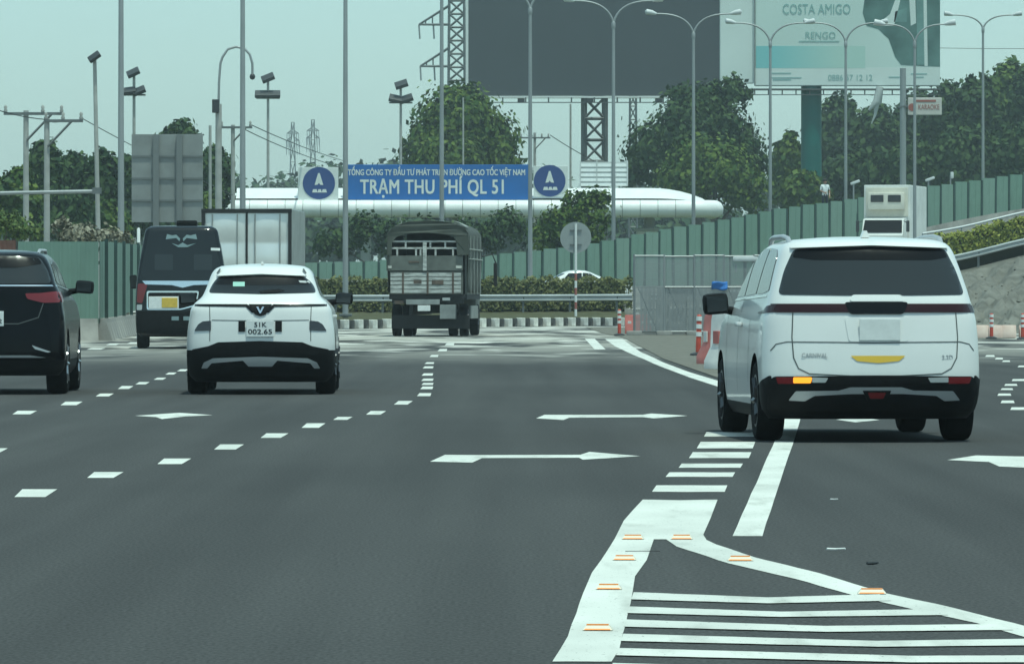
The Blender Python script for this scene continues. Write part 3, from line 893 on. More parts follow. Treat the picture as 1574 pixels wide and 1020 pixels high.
# far wood, one mass
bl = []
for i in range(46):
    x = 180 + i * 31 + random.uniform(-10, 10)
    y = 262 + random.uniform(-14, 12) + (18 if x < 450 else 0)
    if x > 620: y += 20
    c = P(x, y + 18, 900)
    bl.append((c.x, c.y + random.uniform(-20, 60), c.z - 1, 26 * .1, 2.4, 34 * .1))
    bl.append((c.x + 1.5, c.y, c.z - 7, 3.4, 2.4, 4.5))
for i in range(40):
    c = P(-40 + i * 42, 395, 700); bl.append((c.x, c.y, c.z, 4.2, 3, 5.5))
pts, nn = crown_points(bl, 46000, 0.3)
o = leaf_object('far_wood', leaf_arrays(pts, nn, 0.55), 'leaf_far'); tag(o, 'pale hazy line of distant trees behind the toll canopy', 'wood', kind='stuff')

# ------------------------------------------------------------------ toll canopy
D = 425.0
S = D / F
can = empty('toll_canopy', P(740, 430, D), 0, 'long white toll station canopy with a rounded tube edge', 'canopy'); can.location.z = 0
O = can.location
def CP(px, py, dd=0.0):
    return P(px, py, D) + Vector((0, dd, 0)) - O
r = 13.5 * S
zt = CP(0, 321).z
path = [CP(330, 321), CP(1060, 321)]
x0, x1 = CP(330, 321).x, CP(1066, 321).x
# front tube in lengths, ends curving back
n = 27
for i in range(n):
    a, c = x0 + (x1 - x0) * i / n, x0 + (x1 - x0) * (i + 1) / n - 0.04
    MB().lathe([(r * .995, a), (r, a + .03), (r, c - .03), (r * .995, c)], (0, 0, zt), 'x', 20).build('tube_section', 'canopy_white', can, 40)
cv = []
for k in range(13):
    a = math.radians(-90 + 90 * k / 12)
    cv.append((x1 + 1.6 * math.cos(a), 1.6 + 1.6 * math.sin(a), zt))
cv.append((x1 + 1.6, 9, zt))
MB().tube(cv, r, 20).build('tube_end', 'canopy_white', can, 50)
b = MB(); b.tube([(x0, 0.15, zt), (x1, 0.15, zt)], r * .97, 12); b.build('inner_beam', 'seam', can)
# roof: low vault behind the tube
xs = np.linspace(x0, x1 + 1.5, 48)
rows = []
for k in range(9):
    yy = 0.3 + k * 1.15
    row = []
    for x in xs:
        e = min(1.0, max(0.0, (x1 + 1.5 - x) / 4.5)); e = math.sin(e * math.pi / 2) ** .7
        row.append((x, yy, zt + r * .55 + (1.25 * math.sin(math.pi * min(1, (k + .4) / 8)) ** .6) * e))
    rows.append(row)
grid('roof', rows, 'canopy_white', 50, can)
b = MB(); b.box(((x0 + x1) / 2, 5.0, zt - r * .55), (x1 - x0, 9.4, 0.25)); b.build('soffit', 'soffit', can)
for pxc in (420, 560, 700, 840, 1000):
    q = CP(pxc, 400); MB().lathe([(.38, -O.z), (.38, zt - r * .7)], (q.x, 4.5, 0), 'z', 14).build('column', 'canopy_grey', can, 60)
# toll booths under the canopy
for pxc, lb in ((994, 'small white toll booth under the right end of the canopy'), (1047, 'pale toll booth wall just above the hoarding right of the first booth')):
    q = P(pxc, 350, D + 5)
    t = empty('toll_booth', (q.x, q.y, 0), 0, lb, 'booth')
    MB().bbox((0, 0, 3.0), (1.5, 2.4, 6.0), .05).build('wall', 'board_white', t)
    MB().bbox((0, 0, 6.1), (1.8, 2.8, .22), .04).build('roof', 'canopy_grey', t)
    MB().box((-.2, -1.22, 4.9), (.55, .05, .9)).build('window', 'tinted_glass', t)

# boards on the canopy
def board(name, label, cat, x0p, y0p, x1p, y1p, dd, mat, thick=0.25):
    c = P((x0p + x1p) / 2, y1p, dd)
    t = empty(name, c, 0, label, cat)
    w, h = (x1p - x0p) * dd / F, (y1p - y0p) * dd / F
    MB().bbox((0, thick / 2, h / 2), (w, thick, h), 0.03).build('panel', mat, t)
    return t, w, h
DB = D + 0.05
t, w, h = board('toll_sign', 'wide blue toll station sign with white lettering on the canopy', 'sign', 530, 253, 812, 307, DB, 'blue_board')
text('lettering', 'TRẠM THU PHÍ QL 51', 1.45, 'board_white', (-.02 * w, -0.012, h * .34), t, bold=0.05, width=w * .78, space=1.07)
text('lettering', 'TỔNG CÔNG TY ĐẦU TƯ PHÁT TRIỂN ĐƯỜNG CAO TỐC VIỆT NAM', 0.6, 'board_white', (.0 * w, -0.012, h * .765), t, bold=0.022, width=w * .965)
for sx in (-.42, -.2, 0, .2, .42):
    MB().box((sx * w, .35, -.12), (.09, .3, .3)).build('bracket', 'galv_dark', t)
for (xa, ya, xb, yb, dx, lb) in ((458, 257, 520, 308, .02, 'white square board with a round blue emblem left of the toll sign'), (820, 255, 873, 303, -.03, 'white square board with a round blue emblem right of the toll sign')):
    t, w, h = board('emblem_board', lb, 'sign', xa, ya, xb, yb, DB, 'board_white')
    rr = .40 * w if xa < 600 else .46 * w
    MB().lathe([(rr, -.03), (rr, .02)], (dx * w, -.0, h * .52), 'y', 36).build('emblem_disc', 'logo_blue', t, 40)
    cz = h * .52
    k = rr
    MB().prism([(dx * w - .05 * k, cz + .62 * k), (dx * w + .05 * k, cz + .62 * k), (dx * w + .27 * k, cz - .12 * k), (dx * w + .08 * k, cz - .10 * k), (dx * w, cz + .02 * k), (dx * w - .08 * k, cz - .10 * k), (dx * w - .27 * k, cz - .12 * k)], -.045, -.03).build('emblem_mark', 'board_white', t)
    for a0, a1 in ((-.42, -.12), (-.09, .14), (.17, .46)):
        MB().prism([(dx * w + a0 * k, cz - .58 * k), (dx * w + a1 * k + .04 * k, cz - .58 * k), (dx * w + a1 * k - .02 * k, cz - .38 * k), (dx * w + a0 * k + .06 * k, cz - .38 * k)], -.045, -.03).build('emblem_mark', 'board_white', t)

# white louvred housing on the roof, under the dark billboard
q = P(928, 285, 436)
t = empty('roof_housing', (q.x, q.y, q.z), 0, 'white louvred housing on the canopy roof below the lattice column', 'roof housing')
hw = 37 * 436 / F
for k in range(5):
    MB().box((0, 0, .05 + k * .36), (2 * hw, 1.6, .22)).build('louvre', 'board_white', t)
    MB().box((0, .05, .23 + k * .36), (2 * hw - .1, 1.5, .14)).build('slot', 'canopy_grey', t)
for sx in (-1, -.3, .35, 1):
    MB().box((sx * (hw - .04), -.83, .9), (.09, .08, 1.85)).build('stile', 'canopy_grey', t)

# ------------------------------------------------------------------ dark billboard on a lattice column
D1 = 500.0
S1 = D1 / F
c = P(914, 255, D1)
t = empty('billboard', (c.x, D1, 0), 0, 'huge dark unlit billboard on a steel lattice column', 'billboard')
def L1(px, py, dy=0.0):
    q = P(px, py, D1); return Vector((q.x - c.x, dy, q.z))
a, bq = L1(720, 147), L1(1107, -75)
MB().bbox(((a.x + bq.x) / 2, .5, (a.z + bq.z) / 2), (bq.x - a.x, 1.0, bq.z - a.z), .05).build('screen', 'billboard_dark', t)
MB().box((a.x - .12, .5, (a.z + bq.z) / 2), (.22, 1.1, bq.z - a.z)).build('edge_trim', 'board_white', t)
MB().box(((a.x + bq.x) / 2, .45, a.z - .13), (bq.x - a.x, 1.3, .16)).build('edge_trim', 'canopy_white', t)
MB().box(((a.x + bq.x) / 2, -.8, a.z - .62), (bq.x - a.x, .08, .08)).build('catwalk_rail', 'steel_frame', t)
for k in range(11):
    x = a.x + (bq.x - a.x) * (k + .5) / 11
    MB().box((x, -.3, a.z - .40), (.12, 1.0, .42)).build('catwalk_bracket', 'steel_frame', t)
for k in (2, 5, 8):
    x = a.x + (bq.x - a.x) * (k + .3) / 11
    MB().box((x, -.7, a.z - .45), (.6, .4, .35)).build('floodlight', 'fixture_dark', t)
wl_, wr_, top, bot = L1(898, 0).x, L1(930, 0).x, L1(0, 149).z, 0.0
for x in (wl_, wr_):
    for y in (.2, 2.0):
        MB().bar((x, y, bot), (x, y, top), .36).build('leg', 'steel_frame', t)
nb = 10
for k in range(nb):
    z0, z1 = bot + (top - bot) * k / nb, bot + (top - bot) * (k + 1) / nb
    b = MB()
    for y in (.1, 2.1):
        for pa, pb, th in (((wl_, y, z0), (wr_, y, z1), .13), ((wr_, y + .02, z0), (wl_, y + .02, z1), .13), ((wl_, y, z1), (wr_, y, z1), .16)):
            MB().bar(pa, pb, th).build('brace', 'steel_frame', t)

# ------------------------------------------------------------------ printed billboard on a green column
D2 = 480.0
c2 = P(1248, 133, D2)
t = empty('billboard', (c2.x, D2, 0), 0, 'pale teal printed billboard on a thick green column', 'billboard')
def L2(px, py, dy=0.0):
    q = P(px, py, D2); return Vector((q.x - c2.x, dy, q.z))
a, bq = L2(1161, 132), L2(1445, -70)
MB().bbox(((a.x + bq.x) / 2, .6, (a.z + bq.z) / 2), (bq.x - a.x, 1.2, bq.z - a.z), .05).build('panel', 'print_pale', t)
a0, b0 = L2(1107, 128), L2(1159, -70)
MB().bbox(((a0.x + b0.x) / 2, .7, (a0.z + b0.z) / 2), (b0.x - a0.x, 1.2, b0.z - a0.z), .05).build('side_panel', 'print_white', t)
MB().box((L2(1160, 0).x, -.08, (a.z + bq.z) / 2), (.09, .1, bq.z - a.z)).build('edge_trim', 'galv_dark', t)
def pr(name, poly, mat, dy):
    MB().prism([(L2(x, y).x, L2(x, y).z) for x, y in poly], dy, dy + .006).build(name, mat, t)
pr('print_field', [(1161, 105), (1445, 103), (1445, 131), (1161, 131)], 'print_white', -.010)
# teal band that fades out to the right is part of the print
mt = bpy.data.materials.new('print_teal'); mt.use_nodes = True
nn_, ll_ = mt.node_tree.nodes, mt.node_tree.links
tc = nn_.new('ShaderNodeTexCoord'); sp = nn_.new('ShaderNodeSeparateXYZ'); rp = nn_.new('ShaderNodeValToRGB')
ll_.new(tc.outputs['Generated'], sp.inputs[0]); ll_.new(sp.outputs['X'], rp.inputs['Fac']); ll_.new(rp.outputs[0], nn_['Principled BSDF'].inputs['Base Color'])
rp.color_ramp.elements[0].color = (0.24, 0.52, 0.53, 1); rp.color_ramp.elements[1].color = (0.46, 0.62, 0.56, 1)
rp.color_ramp.elements[0].position = .15; rp.color_ramp.elements[1].position = .75
nn_['Principled BSDF'].inputs['Roughness'].default_value = .6
MATS['print_teal'] = mt
pr('print_band', [(1162, 71), (1330, 71), (1330, 105), (1162, 105)], 'print_teal', -.016)
pr('print_picture', [(1337, -60), (1445, -60), (1445, 103), (1385, 100), (1376, 88), (1366, 60), (1350, 45), (1332, 40), (1326, 20)], 'print_dark', -.016)
pr('print_picture', [(1346, 36), (1358, 30), (1368, 22), (1376, 0), (1384, 0), (1378, 26), (1374, 40), (1352, 40)], 'print_white', -.022)
pr('print_picture', [(1396, -30), (1406, -30), (1408, 36), (1400, 40)], 'print_white', -.022)
pr('print_picture', [(1408, -40), (1422, -40), (1422, 100), (1410, 100)], 'print_mid', -.022)
pr('print_picture', [(1419, -30), (1424, -30), (1426, 102), (1421, 102)], 'print_white', -.028)
pr('print_picture', [(1376, 18), (1394, 12), (1394, 34), (1374, 34)], 'print_mid', -.022)
def ptext(body, x, y, size_px, wpx, mat='print_text'):
    q = L2(x, y); text('lettering', body, size_px * D2 / F, mat, (q.x, -.03, q.z), t, width=wpx * D2 / F, depth=.003)
ptext('COSTA AMIGO', 1255, 15, 22, 104)
ptext('RENGO', 1261, 55, 15, 46)
0 and pr('print_swirl', [(1212, 0), (1220, -4), (1226, 6), (1224, 20), (1216, 25), (1211, 16), (1214, 16), (1217, 21), (1222, 16), (1222, 6), (1216, 2)], 'print_text', -.03)
ptext('0886 57 12 12', 1307, 120, 13, 68)
for y0, x0_, x1_ in ((63, 1228, 1290), (112, 1186, 1216), (119, 1186, 1232), (122, 1188, 1216), (118, 1366, 1384), (113, 1400, 1425), (118, 1408, 1420)):
    pr('print_line', [(x0_, y0), (x1_, y0), (x1_, y0 + 1.6), (x0_, y0 + 1.6)], 'print_text', -.03)
MB().box(((a0.x + bq.x) / 2, .2, a.z - .3), (bq.x - a0.x, 1.4, .12)).build('catwalk', 'steel_frame', t)
MB().box(((a0.x + bq.x) / 2, -.4, a.z - .75), (bq.x - a0.x, .07, .07)).build('catwalk_rail', 'steel_frame', t)
for k in range(16):
    x = a0.x + (bq.x - a0.x) * (k + .5) / 16
    MB().box((x, -.35, a.z - .5), (.10, .12, .5)).build('catwalk_bracket', 'steel_frame', t)
MB().lathe([(.85, 0), (.85, a.z - 5.6), (.84, a.z - 5.6), (.84, a.z)], (0, 1.0, 0), 'z', 28).build('column', 'column_green', t, 40)
MB().lathe([(.92, 5.9), (.92, 6.2)], (0, 1.0, 0), 'z', 28).build('flange', 'column_green', t, 40)
q = L2(1352, 140)
b = MB(); b.tube([(q.x, -.4, q.z + .3), (q.x - .2, -.5, q.z - .9), (q.x - .9, -.5, q.z - 1.6)], [.3, .38, .1], 8); b.tube([(q.x - .2, -.5, q.z - .8), (q.x - .4, -.5, q.z - 2.0), (q.x - .7, -.5, q.z - 2.7)], [.25, .12, .05], 6)
b.build('torn_sheet', 'canopy_grey', t, 50)

# small pink-white sign on its own mast
c3 = P(1388, 280, 330)
t = empty('roadside_sign', (c3.x, 330, 0), 0, 'small pale sign with reddish lettering on a thick grey mast', 'sign')
s3 = 330 / F
MB().lathe([(.19, 0), (.17, c3.z + 175 * s3)], (0, 0, 0), 'z', 14).build('mast', 'galv', t, 60)
q = P(1421, 164, 330) - Vector((c3.x, 330, 0))
MB().bbox((q.x, -.25, q.z), (52 * s3, .12, 27 * s3), .05).build('panel', 'sign_pink', t)
text('lettering', 'KARAOKE', .42, 'sign_red', (q.x + .22, -.32, q.z - .05), t, width=32 * s3)
MB().lathe([(.22, -.01), (.22, .01)], (q.x - .72, -.315, q.z - .05), 'y', 20).build('print_mark', 'sign_red', t)
MB().box((q.x, -.32, q.z + 8.5 * s3), (34 * s3, .02, 3.2 * s3)).build('print_band', 'sign_red', t)
MB().box((q.x - .7, -.12, q.z), (1.6, .12, .1)).build('bracket', 'galv_dark', t)

# ------------------------------------------------------------------ lattice pylons
def pylon(label, d, x, ytop, ybase_z, wtop, wbot, arms, th, seg=9):
    """x: column of the axis; widths in pixels; arms: (row, reach in px to the left, to the right)"""
    s = d / F
    t = empty('transmission_tower', ((x - CX) * s, d, ybase_z), 0, label, 'pylon', 'transmission towers')
    H = CAMH + (HY - ytop) * s - ybase_z
    hw = lambda z: (wbot + (wtop - wbot) * min(1, z / H)) * s / 2
    for sx in (-1, 1):
        for sy in (-1, 1):
            MB().bar((sx * hw(0), sy * hw(0), 0), (sx * hw(H), sy * hw(H), H), th * 1.3).build('leg', 'galv_dark', t)
    b = MB()
    for k in range(seg):
        z0, z1 = H * k / seg, H * (k + 1) / seg
        for sy in (-1, 1):
            b.bar((-hw(z0), sy * hw(z0), z0), (hw(z1), sy * hw(z1), z1), th * .8); b.bar((hw(z0), sy * hw(z0), z0), (-hw(z1), sy * hw(z1), z1), th * .8); b.bar((-hw(z1), sy * hw(z1), z1), (hw(z1), sy * hw(z1), z1), th * .8)
    tag(b.build('bracing', 'galv_dark', t), kind='stuff')
    for row, l, r_ in arms:
        z = CAMH + (HY - row) * s - ybase_z
        for sg, reach in ((-1, l), (1, r_)):
            if not reach: continue
            e = sg * reach * s
            b = MB(); w0 = sg * hw(z)
            for sy in (-1, 1):
                b.bar((w0, sy * hw(z), z), (e, 0, z), th); b.bar((w0, sy * hw(z), z + reach * s * .5), (e, 0, z), th)
            for u in (.3, .55, .78):
                b.bar((w0 + (e - w0) * u, 0, z), (w0 + (e - w0) * u, 0, z + reach * s * .5 * (1 - u)), th * .7)
            tag(b.build('cross_arm', 'galv_dark', t), kind='stuff')
            for u in (1.0, .62):
                MB().tube([(e * u, 0, z), (e * u + .1, 0, z - 22 * s)], th * .7, 6).build('insulator', 'galv', t)
    return t
pylon('big lattice pylon with cross arms just left of the dark billboard', 700, 702, -60, 0, 22, 30, [(38, 58, 50), (102, 56, 50), (-26, 50, 50)], .17, 26)
pylon('far thin lattice pylon seen right of the lattice billboard column', 640, 973, 60, 0, 8, 14, [], .12, 20)
pylon('tiny distant pylon, the left of two on the skyline', 1500, 450, 188, 0, 4, 18, [(205, 9, 9), (216, 10, 10)], .14)
pylon('tiny distant pylon, the right of two on the skyline', 1500, 481, 184, 0, 4, 18, [(201, 9, 9), (212, 10, 10)], .14)

# ------------------------------------------------------------------ street lamps
def street_lamp(label, px, d, fork, span, rise, base, r0, top=None, arms=2):
    s = d / F
    t = empty('street_lamp', ((px - CX) * s, d, base), 0, label, 'street lamp', 'tall lamps along the ramp')
    H = CAMH + (HY - fork) * s - base
    MB().tube([(0, 0, -.05), (0, 0, H * .5), (0, 0, H)], [r0, r0 * .85, r0 * .66], 12).build('pole', 'galv', t, 60)
    MB().bbox((0, 0, .06), (.5, .5, .12), .03).build('base_plate', 'galv_dark', t)
    MB().lathe([(r0 * .75, H - .25), (r0 * .9, H - .2), (r0 * .9, H + .02), (r0 * .5, H + .1)], (0, 0, 0), 'z', 10).build('collar', 'galv', t, 50)
    for sg in ((-1, 1) if arms == 2 else (-1,)):
        w = span * s / 2
        zz = rise * s
        pts = []
        for k in range(11):
            u = k / 10
            pts.append((sg * w * .80 * (u ** 1.5), 0, H - .05 + zz * (1 - (1 - u) ** 2.4)))
        MB().tube(pts, [r0 * .5 - r0 * .14 * k / 10 for k in range(11)], 8).build('arm', 'galv', t, 60)
        e = Vector(pts[-1])
        b = MB()
        b.tube([e + Vector((sg * -.05, 0, 0)), e + Vector((sg * .18, 0, .06)), e + Vector((sg * .45, 0, .10)), e + Vector((sg * w * .22, 0, .10))], [.06, .13, .15, .05], 10)
        b.build('lamp_head', 'lamp_white', t, 50)
LAMPS = [(186, 205, -60, 190, 40, 0.0, .125, 'thick lamp pole running out of the picture left of the grey sign back'), (373, 216, -60, 185, 40, 0.3, .12, 'lamp pole running out of the picture behind the steel box truck'),
         (531, 229, -55, 175, 38, .45, .115, 'lamp pole running out of the picture beside the left end of the blue sign'), (679, 254, -30, 165, 36, .55, .11, 'lamp pole crossing the blue toll sign lettering'),
         (815, 268, 14, 158, 36, .6, .11, 'double lamp in front of the right end of the blue toll sign'), (943, 289, 36, 153, 36, .7, .11, 'double lamp in front of the lattice billboard column'),
         (1066, 296, 52, 146, 32, 1.0, .105, 'double lamp in front of the dark spreading tree'), (1184, 304, 66, 136, 32, 1.2, .10, 'double lamp just left of the green billboard column'),
         (1300, 316, 66, 128, 32, 1.6, .10, 'double lamp just right of the green billboard column'), (1406, 266, 66, 118, 30, 2.1, .085, 'slim double lamp standing in front of the white ramp truck'),
         (1511, 338, 44, 118, 22, 2.6, .10, 'double lamp against the dark wood at the right')]
for px, d, fork, span, rise, base, r0, lb in LAMPS:
    street_lamp(lb, px, d, fork, span, rise, base, r0)

# ------------------------------------------------------------------ floodlight masts
def flood_mast(label, px, d, top, tiers, r0, lean=0.0):
    s = d / F
    t = empty('floodlight_mast', ((px - CX) * s, d, 0), 0, label, 'floodlight', 'floodlight masts')
    H = CAMH + (HY - top) * s
    MB().tube([(0, 0, 0), (lean * .5, 0, H * .5), (lean, 0, H)], [r0, r0 * .85, r0 * .7], 10).build('mast', 'concrete_pole', t, 60)
    for dz, heads in tiers:
        z = H - dz * s
        if len(heads) > 1:
            MB().tube([(lean - 18 * s, 0, z - 4 * s), (lean + 18 * s, 0, z - 4 * s)], .07, 6).build('crossbar', 'galv_dark', t)
        for hx, tilt in heads:
            b = MB(); b.bbox((0, 0, 0), (20 * s, 14 * s, 6 * s), .04)
            o = b.build('floodlight_head', 'fixture_dark', t)
            o.location = (lean + hx * s, -.2, z + 2 * s); o.rotation_euler = (math.radians(35), math.radians(tilt), 0)
    return t
flood_mast('slim leaning mast with one dark lamp above the left trees', 154, 232, 92, [(-2, [(0, -35)])], .11, -.22)
flood_mast('floodlight mast with two tiers behind the grey sign back', 206, 395, 112, [(2, [(-1, -25)]), (30, [(-7, -8), (8, -22)])], .14)
flood_mast('floodlight mast with two tiers left of the camera-free lamp pole gap', 412, 448, 120, [(2, [(0, -22)]), (27, [(-10, 0), (9, 0)])], .14)
flood_mast('floodlight mast with two tiers left of the large round tree', 616, 450, 130, [(2, [(1, -18)]), (24, [(-8, 12), (9, -18)])], .14)
bpy.data.objects['floodlight_mast.002']['label'] = 'floodlight mast with two tiers standing in open sky left of the toll sign'
# long horizontal bar reaching in from the left
t = empty('height_bar', P(150, 350, 231), 0, 'long thin horizontal steel bar reaching in from the left edge', 'barrier bar'); t.location.z = 0
q0, q1 = P(-60, 298, 231) - t.location, P(149, 294, 231) - t.location
MB().tube([q0, q1], .075, 8).build('bar', 'galv', t, 60)
MB().tube([(q0.x + .4, q0.y, 0), (q0.x + .4, q0.y, q0.z)], .1, 8).build('post', 'galv', t, 60)
MB().box((q1.x, q1.y, q1.z + .02), (.35, .2, .25)).build('clamp', 'galv_dark', t)

# gooseneck camera pole
t = empty('camera_pole', P(336, 330, 262), 0, 'gooseneck pole with a small dome camera hanging from its hook', 'camera pole'); t.location.z = 0
s = 262 / F
z1, z2 = P(0, 160, 262).z, P(0, 72, 262).z
MB().lathe([(.17, 0), (.14, z1)], (0, 0, 0), 'z', 12).build('pole', 'concrete_pole', t, 60)
pts = [(0, 0, z1), (.02, 0, z1 + 35 * s), (.08, 0, z1 + 62 * s), (6 * s, 0, z2 - 16 * s), (14 * s, 0, z2 - 4 * s), (27 * s, 0, z2), (40 * s, 0, z2 - 3 * s), (48 * s, 0, z2 - 12 * s), (52 * s, 0, z2 - 26 * s), (52 * s, 0, z2 - 42 * s)]
MB().tube(pts, .055, 8).build('hook', 'galv', t, 60)
MB().lathe([(.03, .14), (.10, .10), (.13, 0), (.10, -.10), (.02, -.14)], (52 * s, 0, z2 - 46 * s), 'z', 12).build('camera', 'fixture_dark', t, 50)
MB().bbox((-.12, -.16, z1 - .1), (.32, .3, .6), .03).build('box', 'fixture_dark', t)

# ------------------------------------------------------------------ utility poles and wires
def utility(label, px, d, top, arms, lean=0, r0=.15):
    s = d / F
    t = empty('utility_pole', ((px - CX) * s, d, 0), 0, label, 'utility pole', 'utility poles')
    H = CAMH + (HY - top) * s
    MB().tube([(0, 0, 0), (lean, 0, H)], [r0, r0 * .75], 10).build('pole', 'concrete_pole', t, 60)
    for row, l, r_ in arms:
        z = CAMH + (HY - row) * s
        MB().box(((r_ - l) * s / 2 + lean, -.12, z), ((l + r_) * s, .1, .12)).build('cross_arm', 'galv_dark', t)
        for e in (-l + 3, r_ - 3, r_ * .45):
            MB().lathe([(.05, .04), (.09, .12), (.05, .2), (.08, .28), (.03, .36)], (e * s + lean, -.12, z), 'z', 8).build('insulator', 'concrete_pole', t, 50)
        MB().bar((r_ * .7 * s, -.14, z), (.05, -.14, z - r_ * .7 * s), .07).build('stay', 'galv_dark', t)
    return t
utility('concrete pole with a cross arm, the leftmost one', 40, 248, 170, [(175, 34, 58)])
utility('concrete pole with a cross arm, second from the left edge', 72, 240, 182, [(186, 4, 56)])
utility('concrete pole with a cross arm between the camera pole and a lamp pole', 358, 330, 192, [(196, 20, 30)])
utility('short plain pole right of the grey sign back', 323, 300, 193, [], r0=.10)
utility('concrete pole with a cross arm behind the right end of the toll sign', 822, 470, 204, [(212, 24, 24)])
utility('thin mast between the toll sign and the lattice column', 877, 520, 160, [], r0=.12)
utility('thin pole in front of the large round tree', 712, 455, 150, [], r0=.09)
def wire(label, pts, r=.022, sag=4):
    out = []
    for (x0_, y0_, d0), (x1_, y1_, d1) in zip(pts[:-1], pts[1:]):
        for k in range(9):
            u = k / 8
            out.append(P(x0_ + (x1_ - x0_) * u, y0_ + (y1_ - y0_) * u + sag * 4 * u * (1 - u), d0 + (d1 - d0) * u))
    base = out[0].copy()
    o = MB().tube([q - base for q in out], r, 5).build('power_line', 'wire')
    o.location = base
    tag(o, label, 'wire', 'overhead wires')
wire('overhead wire from the left edge to the second cross-arm pole', [(-30, 160, 236), (72, 184, 240), (97, 184, 240)])
wire('overhead wire sloping from the second cross-arm pole to the middle cross-arm pole', [(126, 182, 240), (358, 300, 329)], .02, 3)
wire('overhead wire sloping from the middle cross-arm pole to the skyline pylons', [(386, 192, 330), (530, 248, 500)], .03, 3)
wire('lower overhead wire sloping behind the toll sign from the middle cross-arm pole', [(372, 197, 330), (540, 262, 500)], .03, 5)
wire('overhead wire sloping below the lattice column towards the toll sign', [(846, 208, 470), (930, 256, 480)], .035, 2)
wire('high wire over the wood in the top right corner', [(1445, 74, 420), (1640, 74, 420)], .02, 1)

# ------------------------------------------------------------------ big sign seen from behind
c = P(257, 340, 238)
t = empty('road_sign', (c.x, 238, 0), 0, 'large grey road sign seen from the back with two posts', 'sign')
s = 238 / F
z0, z1 = P(0, 342, 238).z, P(0, 206, 238).z
w = 110 * s
rowz = np.linspace(z0, z1, 5)
for i in range(4):
    for j in range(3):
        MB().bbox((-w / 2 + w * (j + .5) / 3, .06, (rowz[i] + rowz[i + 1]) / 2), (w / 3 - .012, .05, rowz[i + 1] - rowz[i] - .02), .008).build('panel', 'sign_back', t)
for x in (-17, 19):
    MB().box((x * s, -.06, z1 / 2), (.24, .14, z1 - .05)).build('post', 'sign_rib', t)
for z in rowz[1:-1]:
    MB().box((0, -.0, z), (w - .02, .045, .07)).build('rail', 'sign_rib', t)
# short white marker post
o = MB().lathe([(.06, 0), (.06, P(0, 350, 215).z - .05), (.03, P(0, 350, 215).z)], (0, 0, 0), 'z', 10).build('marker_post', 'reflective_white', None, 60)
o.location = (P(213, 0, 215).x, 215, 0); tag(o, 'short white post between the left hoarding and the dark van', 'post')

# round sign seen from behind on a striped pole
c = P(885, 425, 247)
t = empty('traffic_sign', (c.x, 247, .4), 0, 'round grey traffic sign seen from behind on a banded pole', 'sign')
s = 247 / F
zc = P(0, 365, 247).z - .4
MB().lathe([(24 * s, .0), (24 * s, .025), (23 * s, .03)], (0, 0, zc), 'y', 40).build('disc', 'sign_grey', t, 40)
zz = 0
k = 0
while zz < zc + .45:
    h = .30
    MB().lathe([(.055, zz), (.055, zz + h)], (0, -.07, 0), 'z', 10).build('pole_band', 'reflective_white' if k % 2 == 0 or zz > 1.6 else 'sign_red', t, 60)
    zz += h; k += 1
for dz in (-.3, .3):
    MB().box((0, -.03, zc + dz), (.5, .04, .05)).build('bracket', 'galv_dark', t)
